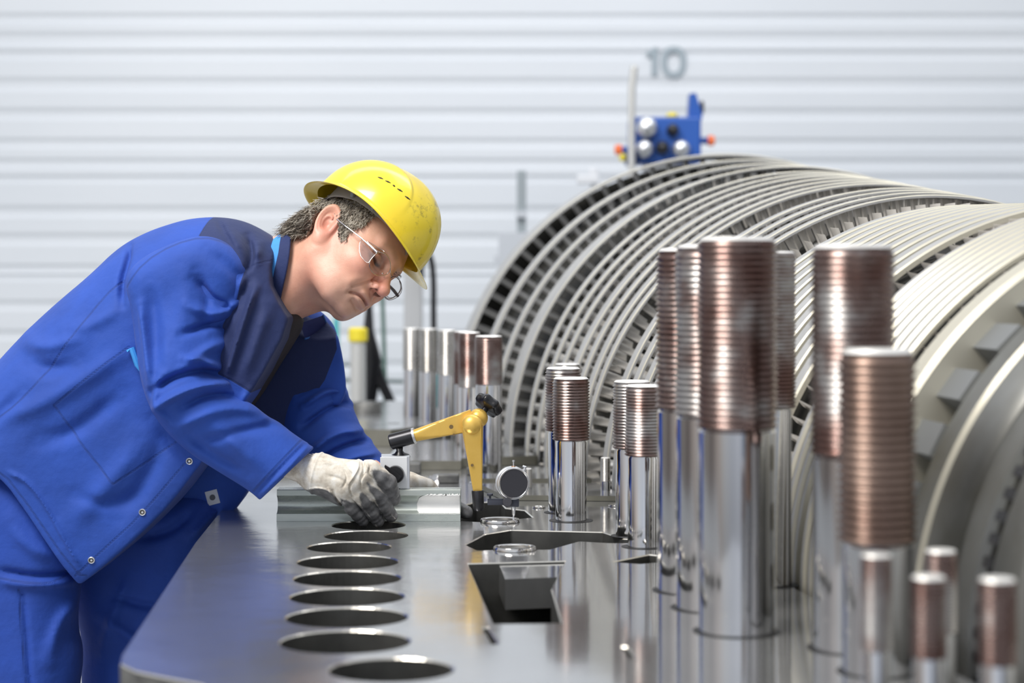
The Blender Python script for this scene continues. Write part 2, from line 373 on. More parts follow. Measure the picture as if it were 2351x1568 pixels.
stud(1958, 2.617, 562, .113, .106, .52, m_thr, 'tall stud with dark red-brown thread standing alone behind a shorter stud')
stud(2014, 2.46, 800, .098, .086, .60, m_thb, 'shorter thick stud with evenly brown thread in front of the tall red-brown stud')
stud(1772, 3.16, 577, .078, .062, .47, m_thr, 'slim tall stud with olive gold sheen just right of the thickest stud')
stud(1311, 4.0, 866, .076, .062, .44, m_thr, 'sharp stud with crisp coppery thread standing beside the dial gauge')
stud(1293, 4.14, 843, .076, .062, .44, m_thr, 'stud directly behind the sharp coppery stud, only its left side showing')
stud(1303, 4.62, 834, .062, .052, .44, m_thg, 'stud whose pale green-grey top peeks over the two coppery studs')
stud(1480, 3.61, 883, .074, .062, .44, m_thr, 'front one of the pair of studs left of the thick foreground studs')
stud(1451, 3.76, 873, .074, .062, .44, m_thr, 'rear one of the pair of studs left of the thick foreground studs')
stud(1122, 5.0, 770, .073, .066, .36, m_thr, 'red-brown threaded stud behind the black star knob')
stud(1078, 5.22, 762, .060, .052, .42, m_thr, 'narrow stud right behind the red-brown stud, dark brown thread')
stud(1064, 5.42, 760, .056, .048, .42, m_thr, 'narrow dark stud third behind the red-brown stud')
stud(1027, 5.9, 757, .060, .054, .40, m_thg, 'grey threaded stud, right one of the three far grey studs')
stud(984, 6.1, 754, .058, .052, .40, m_thg, 'grey threaded stud, middle one of the three far grey studs')
stud(945, 6.3, 753, .058, .052, .40, m_thg, 'grey threaded stud, leftmost of the three far grey studs')
gs = 'short studs in the near right corner of the flange'
stud(2012, 2.15, 1272, .036, .030, .55, m_thr, 'short blurred stud directly in front of the shorter thick stud', gs)
stud(2160, 2.3, 1262, .040, .034, .55, m_thr, 'short stud with pinkish end face, rear one of the two close together', gs)
stud(2132, 2.1, 1322, .040, .034, .5, m_thr, 'short stud with white end face, front one of the two close together', gs)
stud(2290, 2.05, 1327, .042, .036, .5, m_thr, 'short stud with white end face nearest the right edge', gs)
stud(1390, 4.46, 1050, .024, .022, .62, m_thg, 'small bright threaded stud between the coppery stud and the pair', 'small studs on the raised step', pitch=.0026)
stud(1213, 4.5, 1075, .018, .017, .75, m_thg, 'tiny threaded stud half hidden behind the dial gauge', 'small studs on the raised step', pitch=.0024)
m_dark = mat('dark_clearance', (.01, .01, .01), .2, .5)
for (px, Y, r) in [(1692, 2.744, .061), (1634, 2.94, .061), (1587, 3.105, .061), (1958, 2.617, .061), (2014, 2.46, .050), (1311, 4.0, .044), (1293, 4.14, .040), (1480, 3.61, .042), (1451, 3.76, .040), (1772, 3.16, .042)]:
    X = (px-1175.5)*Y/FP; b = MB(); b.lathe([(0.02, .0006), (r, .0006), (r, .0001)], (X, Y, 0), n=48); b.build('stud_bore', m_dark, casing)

# ------------------------------------------------------------------ turbine rotor
rotor = thing('turbine_rotor', 'large bladed steam turbine rotor with many pale grey shroud bands lying in the casing', 'turbine rotor', (AX+BX*4, 4, 0))
nrm_ = math.hypot(1, BX); adir = Vector((BX, 1, 0)).normalized()     # axis pointing away from the camera
def AC(Y): return Vector((AX+BX*Y, Y, 0))
RY = ([2.9, 3.03, 3.25, 4.197, 4.45, 5.785, 6.664, 7], [.60, .604, .615, .641, .675, .811, .900, .93])
def RR(Y): return float(np.interp(Y, *RY))
strips = [(6.46, 6.67), (6.14, 6.25), (5.885, 5.955), (5.61, 5.79), (5.43, 5.485), (5.31, 5.365), (5.21, 5.26), (5.075, 5.155), (4.985, 5.04), (4.885, 4.95), (4.82, 4.865),
          (4.62, 4.68), (4.535, 4.59), (4.45, 4.505), (4.38, 4.43)]
y = 4.197
cg = []
while y > 3.50: cg.append((y-.050, y)); y -= .074
y = 3.37
while y > 3.11: cg.append((y-.024, y)); y -= .037
strips2 = cg
def ringpart(name, prof, m, mis=None, n=160):
    b = MB(); b.lathe([(r, (Y-4)*nrm_) for r, Y in prof], AC(4), adir, n, mis=mis); return b.build(name, m, rotor, auto=30)
def ring_web(): ringpart('web_disc', [(.2, 6.70), (.872, 6.70), (.872, 6.72), (.2, 6.72)], [m_hub])
for i_, (y0, y1) in enumerate(strips):
    R0, R1 = RR(y0), RR(y1); R0 = R1 = RR((y0+y1)/2)+.002; c = .0022; t = .010 if i_ < 3 else .007
    ringpart('shroud_ring', [(R0-t, y0), (R0-c, y0), (R0, y0+c), (R1, y1-c), (R1-c, y1), (R1-t, y1), (R0-t, y0)], [m_shroud, m_edge], [0, 1, 0, 1, 0, 0])
ring_web()
for k, (y0, y1) in enumerate(strips2):
    R0 = RR((y0+y1)/2); c = .0035 if k < 10 else .005; t = .012
    ringpart('shroud_ring', [(R0-t, y0), (R0-c, y0), (R0, y0+c), (R0, y1-c), (R0-c, y1), (R0-t, y1), (R0-t, y0)], [m_shroud, m_edge], [1, 1, 0, 1, 0, 0])
# near drum: big slotted disc, bevelled rims, oil stained shaft
ringpart('coupling_disc', [(.50, 2.965), (.596, 2.965), (.604, 2.975), (.604, 3.03), (.596, 3.04), (.50, 3.04)], [m_shroud, m_edge], [1, 1, 1, 1, 0])
m_oil = noisy('oily_drum', [(.35, (.17, .165, .14)), (.65, (.30, .305, .30))], .7, .4, 4)
ringpart('end_drum', [(.55, 2.87), (.567, 2.858), (.567, 2.80), (.560, 2.793), (.549, 2.74), (.538, 2.725), (.538, 2.70), (.546, 2.695), (.546, 2.632), (.533, 2.626), (.533, 2.582), (.546, 2.576), (.546, 2.48), (.50, 2.44), (.46, 2.43)],
         [m_oil, m_edge, m_hub], [1, 0, 1, 0, 0, 0, 0, 0, 0, 2, 2, 0, 0, 0])
ringpart('rotor_shaft', [(.49, 2.445), (.48, 2.25), (.42, 2.2), (.40, 1.6), (0, 1.6)], [m_hubl])
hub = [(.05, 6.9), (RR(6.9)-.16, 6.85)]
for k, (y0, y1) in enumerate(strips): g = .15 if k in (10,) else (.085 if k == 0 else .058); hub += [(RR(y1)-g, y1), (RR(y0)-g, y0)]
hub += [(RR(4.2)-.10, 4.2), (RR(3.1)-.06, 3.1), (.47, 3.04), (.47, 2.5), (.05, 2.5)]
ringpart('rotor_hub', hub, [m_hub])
def blade(b, Y, ang, R0, R1, w, th, stag):
    """one airfoil from radius R0 to R1 at axial place Y"""
    e1 = Vector((1, -BX, 0)).normalized(); rad = e1*math.cos(ang)+Vector((0, 0, 1))*math.sin(ang); tan = adir.cross(rad)
    ch = adir*math.cos(stag)+tan*math.sin(stag); nn = rad.cross(ch); prof_ = [(-.5, 0), (-.35, .5), (0, .75), (.3, .45), (.5, 0), (.3, .1), (0, .18), (-.35, .1)]
    v = []; c = AC(Y)
    for R in (R0, R1):
        for a, t in prof_: v.append((c+rad*R+ch*(a*w)+nn*(t*th))[:])
    n = 8; f = [(i, (i+1) % n, n+(i+1) % n, n+i) for i in range(n)]
    b.add(v, f)
rows = []
for i, (y0, y1) in enumerate(strips):
    Rm = RR((y0+y1)/2); rows.append(((y0+y1)/2, Rm-.15, Rm-.006, [.038, .029, .026, .030, .030, .030, .030, .032, .030, .030, .030, .030, .030, .030, .030][i], [96, 120, 130, 110, 128, 128, 128, 120, 128, 128, 118, 120, 120, 120, 124][i], i))
rows.append((4.29, .50, RR(4.29)-.006, .10, 124, 20)); rows.append((3.42, .5, RR(3.42)-.004, .10, 132, 21)); rows.append((3.075, .5, .597, .055, 130, 22))
rest = MB(); ind = 0
for Y, R0, R1, w, n, k in rows:
    for j in range(n):
        a = 2*math.pi*(j+.3*k)/n
        deg = math.degrees(a) % 360
        mine = (k == 10 and 118 < deg < 186) or (k == 0 and 108 < deg < 172) or (k == 1 and 118 < deg < 172) or (k == 20 and 88 < deg < 116) or (k == 21 and 92 < deg < 122)
        if deg > 215 and deg < 325: continue                     # underside, sunk in the casing
        if mine and ind < 99:
            b = MB(); blade(b, Y, a, R0, R1, w, .012 if k < 20 else .006, .6 if k < 20 else .1); b.build('blade', m_blade, rotor); ind += 1
        else: blade(rest, Y, a, R0, R1, w, .012 if k < 20 else .006, .6 if k < 20 else .1)
o = rest.build('blades', m_blade, rotor); o['kind'] = 'stuff'
b = MB()
for j in range(40):                                              # big balance blocks between the coupling disc and the end drum
    a = 2*math.pi*j/40; e1 = Vector((1, -BX, 0)).normalized(); rad = e1*math.cos(a)+Vector((0, 0, 1))*math.sin(a); tan = adir.cross(rad)
    M = Matrix((adir, tan, rad)).transposed()
    b.box((AC(2.917)+rad*.538)[:], (.100, .050, .064), M)
b.build('slot_blocks', mat('block_grey', (.26, .27, .275), .5, .5), rotor, False)
b = MB()
for j in range(110):
    a = 2*math.pi*j/110; e1 = Vector((1, -BX, 0)).normalized(); rad = e1*math.cos(a)+Vector((0, 0, 1))*math.sin(a); tan = adir.cross(rad)
    b.box((AC(2.604)+rad*.536)[:], (.036, .014, .014), Matrix((adir, tan, rad)).transposed())
b.build('fine_teeth', m_blackm, rotor, False)

# ------------------------------------------------------------------ implicit surfaces: smooth blends meshed with surface nets
F32 = np.float32
def smin(a, b, k): h = np.clip(.5+.5*(b-a)/k, 0, 1); return b*(1-h)+a*h-k*h*(1-h)
def smax(a, b, k): return -smin(-a, -b, k)
def sph(p, c, r): return np.sqrt(((p-np.array(c, F32))**2).sum(1))-r
def ell(p, c, r, rot=None):
    d = p-np.array(c, F32)
    if rot is not None: d = d @ np.array(rot, F32)
    r = np.array(r, F32); k0 = np.sqrt(((d/r)**2).sum(1)); k1 = np.sqrt(((d/(r*r))**2).sum(1))+1e-9; return k0*(k0-1)/k1
def cap(p, a, b, r1, r2=None):
    a = np.array(a, F32); b = np.array(b, F32); r2 = r1 if r2 is None else r2
    pa = p-a; ba = b-a; t = np.clip((pa @ ba)/(ba @ ba), 0, 1); return np.sqrt(((pa-t[:, None]*ba)**2).sum(1))-(r1+(r2-r1)*t)
def seg2(x, z, pts, closed=False):
    """distance to polyline in the xz plane"""
    d = np.full(x.shape, 1e9, F32); L = len(pts)
    for i in range(L if closed else L-1):
        ax, az = pts[i]; bx, bz = pts[(i+1) % L]; ux, uz = bx-ax, bz-az
        t = np.clip(((x-ax)*ux+(z-az)*uz)/(ux*ux+uz*uz+1e-12), 0, 1); d = np.minimum(d, (x-ax-t*ux)**2+(z-az-t*uz)**2)
    return np.sqrt(d)
def poly2(x, z, pts):
    d = seg2(x, z, pts, True); ins = np.zeros(x.shape, bool); n = len(pts)
    for i in range(n):
        x1, z1 = pts[i]; x2, z2 = pts[i-1]
        c = (z1 > z) != (z2 > z)
        if z2 != z1: ins ^= c & (x < (x2-x1)*(z-z1)/(z2-z1)+x1)
    return np.where(ins, -d, d)
def blur2(a, n):
    for _ in range(n):
        a = np.pad(a, 1, mode='edge'); a = (a[:-2]+2*a[1:-1]+a[2:])/4; a = (a[:, :-2]+2*a[:, 1:-1]+a[:, 2:])/4
    return a
class Map2:
    """field over the xz plane, bilinear lookup"""
    def __init__(s, x0, x1, z0, z1, h, fn, blur=0):
        s.x0, s.z0, s.h = x0, z0, h; nx = int((x1-x0)/h)+2; nz = int((z1-z0)/h)+2
        X, Z = np.meshgrid(x0+h*np.arange(nx), z0+h*np.arange(nz), indexing='ij'); s.a = fn(X.ravel().astype(F32), Z.ravel().astype(F32)).reshape(nx, nz)
        if blur: s.a = blur2(s.a, blur)
    def __call__(s, x, z):
        u = np.clip((x-s.x0)/s.h, 0, s.a.shape[0]-1.001); v = np.clip((z-s.z0)/s.h, 0, s.a.shape[1]-1.001); i = u.astype(int); j = v.astype(int); u = u-i; v = v-j; a = s.a
        return (a[i, j]*(1-u)*(1-v)+a[i+1, j]*u*(1-v)+a[i, j+1]*(1-u)*v+a[i+1, j+1]*u*v).astype(F32)
def XZ(pts, Y): return [(P(x, y, Y).x, P(x, y, Y).z) for x, y in pts]
def chaikin(p, n=2, closed=True):
    p = [tuple(q) for q in p]
    for _ in range(n):
        o = [] if closed else [p[0]]; L = len(p)
        for i in range(L if closed else L-1):
            a, b = p[i], p[(i+1) % L]; o += [tuple(.75*u+.25*v for u, v in zip(a, b)), tuple(.25*u+.75*v for u, v in zip(a, b))]
        if not closed: o.append(p[-1])
        p = o
    return p
def nets(Fn, lo, hi, h, coarse=4, proj=2):
    lo = np.array(lo, float); n = np.ceil((np.array(hi)-lo)/h/coarse).astype(int)*coarse+1
    gx, gy, gz = [(lo[i]+h*np.arange(n[i])).astype(F32) for i in range(3)]
    c = [g[::coarse] for g in (gx, gy, gz)]; Q = np.stack(np.meshgrid(*c, indexing='ij'), -1).reshape(-1, 3); V = Fn(Q).reshape([len(g) for g in c])
    for ax in range(3):                      # linear upsample
        V = np.moveaxis(V, ax, 0); m_ = V.shape[0]; U = np.empty(((m_-1)*coarse+1,)+V.shape[1:], F32)
        for k in range(coarse): U[k:-1:coarse] = V[:-1]*(1-k/coarse)+V[1:]*(k/coarse)
        U[-1] = V[-1]; V = np.moveaxis(U, 0, ax)
    V = np.ascontiguousarray(V); near = np.abs(V) < h*coarse*1.3; I = np.argwhere(near)
    for s_ in range(0, len(I), 400000):
        J = I[s_:s_+400000]; V[J[:, 0], J[:, 1], J[:, 2]] = Fn(np.stack([gx[J[:, 0]], gy[J[:, 1]], gz[J[:, 2]]], 1))
    for sl in ((0,), (-1,)):
        V[sl[0]] = np.maximum(V[sl[0]], 1e-3); V[:, sl[0]] = np.maximum(V[:, sl[0]], 1e-3); V[:, :, sl[0]] = np.maximum(V[:, :, sl[0]], 1e-3)
    S_ = V < 0; a = S_[:-1, :-1, :-1]; mixed = np.zeros(a.shape, bool)
    cor = [(i, j, k) for i in (0, 1) for j in (0, 1) for k in (0, 1)]
    def sub(A, o): return A[o[0]:A.shape[0]-1+o[0], o[1]:A.shape[1]-1+o[1], o[2]:A.shape[2]-1+o[2]]
    for o in cor: mixed |= sub(S_, o) != a
    C = np.argwhere(mixed); idx = np.full(a.shape, -1, np.int64); idx[mixed] = np.arange(len(C))
    acc = np.zeros((len(C), 3)); cnt = np.zeros(len(C))
    for o in cor:
        for ax in range(3):
            if o[ax]: continue
            o2 = list(o); o2[ax] = 1; v0 = V[C[:, 0]+o[0], C[:, 1]+o[1], C[:, 2]+o[2]]; v1 = V[C[:, 0]+o2[0], C[:, 1]+o2[1], C[:, 2]+o2[2]]
            m_ = (v0 < 0) != (v1 < 0); t = np.where(m_, v0/np.where(m_, v0-v1, 1), 0); pt = np.tile(np.array(o, float), (len(C), 1)); pt[:, ax] = t
            acc[m_] += pt[m_]; cnt[m_] += 1
    vert = lo+h*(C+acc/cnt[:, None]); quads = []
    for ax in range(3):
        b_, c_ = (ax+1) % 3, (ax+2) % 3; sl0 = [slice(None)]*3; sl1 = [slice(None)]*3; sl0[ax] = slice(0, -1); sl1[ax] = slice(1, None)
        D = S_[tuple(sl0)] != S_[tuple(sl1)]; E_ = np.argwhere(D); E_ = E_[(E_[:, b_] > 0) & (E_[:, c_] > 0) & (E_[:, b_] < idx.shape[b_]) & (E_[:, c_] < idx.shape[c_])]
        def ci(db, dc):
            e = E_.copy(); e[:, b_] -= db; e[:, c_] -= dc; return idx[e[:, 0], e[:, 1], e[:, 2]]
        q = np.stack([ci(0, 0), ci(1, 0), ci(1, 1), ci(0, 1)], 1); fl_ = S_[E_[:, 0], E_[:, 1], E_[:, 2]]; q[~fl_] = q[~fl_][:, ::-1]; quads.append(q)
    quads = np.concatenate(quads); vert = vert.astype(F32)
    for _ in range(proj):                    # pull the vertices onto the surface
        e = h*.5; f0 = Fn(vert); g = np.stack([(Fn(vert+np.eye(3, dtype=F32)[k]*e)-Fn(vert-np.eye(3, dtype=F32)[k]*e))/(2*e) for k in range(3)], 1)
        st = f0/np.maximum((g*g).sum(1), .2); vert = vert-(np.clip(st, -h*.7, h*.7)[:, None]*g).astype(F32)
    return vert, quads
def netobj(name, Fn, lo, hi, h, m, parent=None, attrs=None, coarse=4, post=None, relax=0):
    v, q = nets(Fn, lo, hi, h, coarse)
    if relax:
        for _ in range(relax):
            s_ = np.zeros_like(v); c_ = np.zeros(len(v), F32)
            for i in range(4):
                for j in (1, 3): np.add.at(s_, q[:, i], v[q[:, (i+j) % 4]]); np.add.at(c_, q[:, i], 1)
            v = (v*.5+.5*s_/np.maximum(c_, 1)[:, None]).astype(F32)
    if post is not None: v = post(v)
    me = bpy.data.meshes.new(name); me.vertices.add(len(v)); me.vertices.foreach_set('co', v.astype(F32).ravel())
    me.loops.add(len(q)*4); me.loops.foreach_set('vertex_index', q.ravel().astype(np.int32)); me.polygons.add(len(q))
    me.polygons.foreach_set('loop_start', np.arange(0, len(q)*4, 4, dtype=np.int32)); me.update(calc_edges=True); me.validate()
    for x in (m if isinstance(m, (list, tuple)) else [m]): me.materials.append(x)
    for an, fn in (attrs or {}).items():
        at_ = me.attributes.new(an, 'FLOAT', 'POINT'); at_.data.foreach_set('value', fn(v).astype(F32))
    return link(name, me, parent)
def dome(d2, y, y0, w, Hh):
    """inflate a 2D outline (signed field d2) around the plane y0: rim radius w, half thickness Hh"""
    u = np.maximum(d2+w, 0); t = np.abs(y-y0)*(w/Hh); r = np.sqrt(u*u+t*t)-w; return r*np.minimum(1, Hh/w)

# ------------------------------------------------------------------ the worker
SK = 1.11; HT = np.array([-.3400, 4.08, .5350], F32)
RH = np.array([[.74204739, .23123499, .62920271], [-.51069836, .80301195, .30717909], [-.43422674, -.54927424, .71396425]], F32)
def hw(c): return tuple(float(q) for q in (SK*(RH @ np.array(c, F32))+HT))          # head frame -> hall
def hl(p): return ((p-HT) @ RH)/SK                                                   # hall -> head frame
# head frame: x forward, y to his left, z up, origin between the ears (metres before scaling)
NK1 = np.array(P(765, 606, 4.09)); NK0 = np.array(P(600, 655, 4.14))
def head_sdf(p):
    c = hl(p).astype(F32)
    m = c.copy(); m[:, 1] = np.abs(m[:, 1])
    d = ell(c, (-.004, 0, .045), (.096, .077, .090))
    d = smin(d, ell(c, (.040, 0, .008), (.056, .062, .085)), .03)
    d = smin(d, ell(m, (.030, .040, -.045), (.052, .022, .042), R3('Y', 20)), .035)
    d = smin(d, ell(c, (.056, 0, -.060), (.034, .036, .036)), .03)
    d = smin(d, ell(c, (.078, 0, -.087), (.014, .019, .015)), .02)
    d = smin(d, ell(c, (.076, 0, -.047), (.022, .026, .028)), .02)
    d = smin(d, ell(m, (.062, .047, -.012), (.026, .017, .020)), .026)
    d = smin(d, cap(m, (.092, 0, .037), (.076, .044, .040), .011, .009), .014)
    d = smin(d, cap(m, (-.01, .052, -.055), (.055, .034, -.088), .014, .012), .03)
    d = smax(d, -ell(m, (.095, .031, .014), (.020, .019, .0125)), .012)
    d = smin(d, ell(m, (.0735, .032, .014), (.0150, .0160, .0125)), .004)
    d = smin(d, cap(m, (.0885, .024, .0085), (.080, .046, .007), .0018), .004)
    d = smin(d, cap(c, (.093, 0, .024), (.1135, 0, -.018), .0065, .0105), .012)
    d = smin(d, ell(c, (.1155, 0, -.021), (.0125, .0120, .0110)), .008)
    d = smin(d, ell(m, (.1020, .0145, -.0255), (.0115, .0068, .0085)), .006)
    d = smax(d, -ell(m, (.1060, .0100, -.0330), (.0070, .0042, .0085)), .0018)
    d = smin(d, ell(c, (.0995, 0, -.0510), (.0080, .022, .0065)), .008)
    d = smin(d, ell(c, (.0970, 0, -.0655), (.0088, .019, .0065)), .008)
    # creases drawn on the face: arc length from the middle line, height
    sa_ = np.arctan2(m[:, 1], np.maximum(c[:, 0]-.02, 1e-3))*.085; fr = np.clip((c[:, 0]-.035)/.015, 0, 1)
    def cr(pts, w_, a): return a*.001*np.exp(-(seg2(sa_, c[:, 2], chaikin(pts, 2, False))/w_)**2)*fr
    d = d+cr([(0, -.0585), (.014, -.0580), (.026, -.0610), (.037, -.0670)], .0023, 4.2)+cr([(.030, -.064), (.041, -.070)], .0045, 2.2)+cr([(.016, -.0175), (.022, -.0225), (.032, -.040), (.043, -.058)], .0028, 2.3)
    d = d+cr([(0, -.0755), (.020, -.0740)], .0045, 3.0)+cr([(.020, -.0010), (.045, -.0040), (.062, .004)], .0032, 1.6)+cr([(.0165, -.0125), (.0195, -.019), (.0175, -.0285)], .0022, 3.2)+cr([(.020, .020), (.040, .025), (.060, .017)], .0030, 3.0)+cr([(.022, .0085), (.036, .0045), (.054, .0085)], .0018, 3.0)+cr([(.0035, -.040), (.003, -.046)], .003, 1.2)
    d = d-cr([(.030, -.022), (.044, -.038), (.055, -.054)], .0085, 2.0)-cr([(.030, -.074), (.045, -.070)], .009, 1.8)+cr([(.066, .010), (.078, .013)], .0012, .9)+cr([(.066, .004), (.078, .001)], .0012, .9)
    # ear
    e = m-np.array((-.021, .0800, .006), F32); ca, sa = math.cos(.38), math.sin(.38)
    ex = e[:, 0]*ca-e[:, 1]*sa; ey = e[:, 0]*sa+e[:, 1]*ca; e2 = np.stack([ex*.97+e[:, 2]*.22, ey, e[:, 2]*.97-ex*.22], 1)
    er = ell(e2, (0, 0, 0), (.0190, .0085, .0345)); er = smax(er, -ell(e2, (.001, .0090, .005), (.0138, .0095, .0240)), .0025)
    hx = np.sqrt((e2[:, 0]/.0175)**2+((e2[:, 2]-.003)/.0300)**2); er = smin(er, np.sqrt(((hx-1)*.021)**2+(e2[:, 1]-.0035)**2)-.0036, .0022)
    ah = np.sqrt((e2[:, 0]-.0005)**2/.0085**2+(e2[:, 2]+.0005)**2/.0150**2); er = smin(er, np.where(e2[:, 0] < .006, np.sqrt(((ah-1)*.011)**2+(e2[:, 1]-.0010)**2)-.0024, 1), .0025)
    er = smin(er, ell(e2, (.004, .002, -.0260), (.0090, .0050, .0110)), .005); er = smin(er, ell(e2, (.0135, .0010, -.0050), (.0045, .0045, .0085)), .004)
    er = smax(er, -ell(e2, (.003, .0060, -.0050), (.0075, .0090, .0095)), .003)
    d = smin(d, er, .0045)
    d = d*SK
    nk = cap(p, NK0, NK1, .094, .082)
    d = smin(d, nk, .030)
    # sternomastoid strand and throat
    d = smin(d, cap(p, hw((-.015, -.058, -.035)), tuple(P(655, 700, 4.055)), .016, .020), .03)
    body = cap(p, P(40, 1060, 4.12), P(540, 700, 4.13), .10, .12)
    d = smin(d, body, .03)
    for s_ in ((P(480, 690, 4.0), P(400, 910, 3.915), P(650, 1068, 3.945)), (P(690, 800, 4.27), P(742, 955, 4.27), P(872, 1088, 4.13))):
        d = smin(d, cap(p, s_[0], s_[1], .042, .026), .02); d = smin(d, cap(p, s_[1], s_[2], .022, .016), .005)
    d = smin(d, cap(p, P(100, 1150, 4.03), P(60, 1540, 4.02), .075, .06), .02); d = smin(d, cap(p, P(230, 1230, 4.22), P(270, 1540, 4.25), .075, .06), .02)
    return d
def a_ruddy(v):
    c = hl(v); m = c.copy(); m[:, 1] = np.abs(m[:, 1])
    f = np.exp(-(sph(m, (.112, .004, -.022), 0)/.020)**2)+.8*np.exp(-(sph(m, (.075, .045, -.015), 0)/.028)**2)+.9*np.exp(-(sph(m, (-.006, .085, .004), 0)/.034)**2)
    return f+.45*np.exp(-(sph(v, np.array(P(720, 640, 4.0)), 0)/.055)**2)
def a_lip(v):
    c = hl(v); m = c.copy(); m[:, 1] = np.abs(m[:, 1]); return np.exp(-(np.maximum(cap(m, (.106, 0, -.0570), (.094, .020, -.0570), 0.001), 0)/.0070)**2)
def a_lash_shade(v):  # lash line and brow, plus painted shade in nostrils and eye sockets
    c = hl(v); m = c.copy(); m[:, 1] = np.abs(m[:, 1]); s_ = np.arctan2(m[:, 1], np.maximum(c[:, 0]-.02, 1e-3))*.085; nos = np.exp(-(np.maximum(ell(m.astype(F32), (.1060, .0100, -.0320), (.0066, .0040, .0080)), 0)/.0009)**2); d = seg2(s_, c[:, 2], chaikin([(.022, .0085), (.036, .0045), (.054, .0085)], 2, False)); e = seg2(s_, c[:, 2], [(.018, .040), (.036, .046), (.056, .040)])
    return np.clip(nos+np.exp(-(d/.0028)**2)*.95+.30*np.exp(-(e/.0060)**2)+.35*np.exp(-(np.hypot(s_-.036, (c[:, 2]-.013)*1.4)/.016)**2), 0, 1)*(c[:, 0] > .04)
def a_beard(v):
    c = hl(v); m = c.copy(); m[:, 1] = np.abs(m[:, 1]); return np.exp(-(np.maximum(ell(c, (.05, 0, -.075), (.055, .05, .038)), 0)/.012)**2)*np.clip((c[:, 0]+.02)/.02, 0, 1)
m_skin = mat('skin', (.74, .42, .31), 0, .42, Subsurface_Weight=.12, Subsurface_Scale=.02)
m_skin.node_tree.nodes['Principled BSDF'].inputs['Subsurface Radius'].default_value = (1, .35, .2)
def attr(t, n): a = t.nodes.new('ShaderNodeAttribute'); a.attribute_name = n; return a.outputs['Fac']
def mixc(t, f, a, b):
    x = t.nodes.new('ShaderNodeMix'); x.data_type = 'RGBA'; t.links.new(f, x.inputs[0])
    for s_, v_ in ((6, a), (7, b)):
        if isinstance(v_, tuple): x.inputs[s_].default_value = (*v_, 1)
        else: t.links.new(v_, x.inputs[s_])
    return x.outputs[2]
def mth(t, op, a, b=0., clamp=False):
    x = t.nodes.new('ShaderNodeMath'); x.operation = op; x.use_clamp = clamp
    for i, v_ in enumerate((a, b)):
        if isinstance(v_, (int, float)): x.inputs[i].default_value = v_
        else: t.links.new(v_, x.inputs[i])
    return x.outputs[0]
t, b_ = nodes(m_skin); co = tcoord(t); nz = noise(t, co, 26, 5); base = ramp(t, nz, [(.3, (.68, .355, .25)), (.7, (.82, .48, .35))])
c_ = mixc(t, mth(t, 'MULTIPLY', attr(t, 'ruddy'), .62, True), base, (.74, .25, .20)); c_ = mixc(t, mth(t, 'MULTIPLY', attr(t, 'lip'), .55), c_, (.50, .20, .17)); c_ = mixc(t, mth(t, 'MULTIPLY', attr(t, 'beard'), .35), c_, (.42, .30, .25)); c_ = mixc(t, mth(t, 'MULTIPLY', attr(t, 'lash_shade'), .85), c_, (.14, .07, .05))
t.links.new(c_, b_.inputs['Base Color']); f2 = noise(t, co, 420, 3); bump(t, b_, mth(t, 'ADD', f2, mth(t, 'MULTIPLY', noise(t, co, 90, 4), 1.5)), .22, .0012)
person = netobj('person', head_sdf, (-1.35, 3.83, -.36), (-.16, 4.42, .78), .0021, m_skin, None, {'ruddy': a_ruddy, 'lip': a_lip, 'beard': a_beard, 'lash_shade': a_lash_shade}, coarse=6)
tag(person, 'person in blue overalls and yellow hard hat bending over the flange, gloved hands on block', 'person')

# ---- cloth helpers
def strokes(lst, Y, x0=-1.4, x1=-.1, z0=-1., z1=.8, h=.003):
    """folds: (points px, half width px, depth mm: + ridge, - valley)"""
    def fn(x, z):
        D = np.zeros(x.shape, F32)
        for pts, w_, a in lst:
            q = XZ(chaikin(pts, 2, False), Y); ww = w_*.8*Y/FP; d = seg2(x, z, q)
            L = len(q); e = np.minimum(np.hypot(x-q[0][0], z-q[0][1]), np.hypot(x-q[-1][0], z-q[-1][1])); tap = np.clip(.25+e/(ww*4), 0, 1)
            D += a*.0026*np.exp(-(d/ww)**2)*tap
        return D
    return Map2(x0, x1, z0, z1, h, fn)
def omap(pts, Y, blur=3, sm=2, h=.004, x0=-1.45, x1=-.1, z0=-1.1, z1=.8):
    q = chaikin(XZ(pts, Y), sm); return Map2(x0, x1, z0, z1, h, lambda x, z: poly2(x, z, q), blur)
def cloth(name, base, stripes=(), rough=.78, seams=True):
    """blue work cloth; regions given by signed-distance attributes"""
    m = mat(name, base, 0, rough, Sheen_Weight=.05, Sheen_Roughness=.5); t, b_ = nodes(m); co = tcoord(t)
    n1 = noise(t, co, 9, 5); c = ramp(t, n1, [(.3, tuple(x*.88 for x in base)), (.7, tuple(min(1, x*1.15) for x in base))])
    for an, col in stripes: c = mixc(t, mth(t, 'LESS_THAN', attr(t, an), 0.0), c, col)
    if seams:
        s_ = attr(t, 'seam'); k = mth(t, 'SUBTRACT', 1, mth(t, 'DIVIDE', s_, .0034), True); c = mixc(t, mth(t, 'MULTIPLY', k, .55), c, tuple(x*.25 for x in base))
    t.links.new(c, b_.inputs['Base Color'])
    n2 = mth(t, 'ADD', mth(t, 'MULTIPLY', noise(t, co, 14, 3), 2.0), mth(t, 'MULTIPLY', noise(t, co, 50, 4), .6)); n3 = noise(t, co, 600, 2); hgt = mth(t, 'ADD', n2, mth(t, 'MULTIPLY', n3, .12))
    if seams: hgt = mth(t, 'SUBTRACT', hgt, mth(t, 'MULTIPLY', k, .5))
    bump(t, b_, hgt, .45, .004); return m
BLUE = (.014, .066, .37); NAVY = (.011, .024, .105)
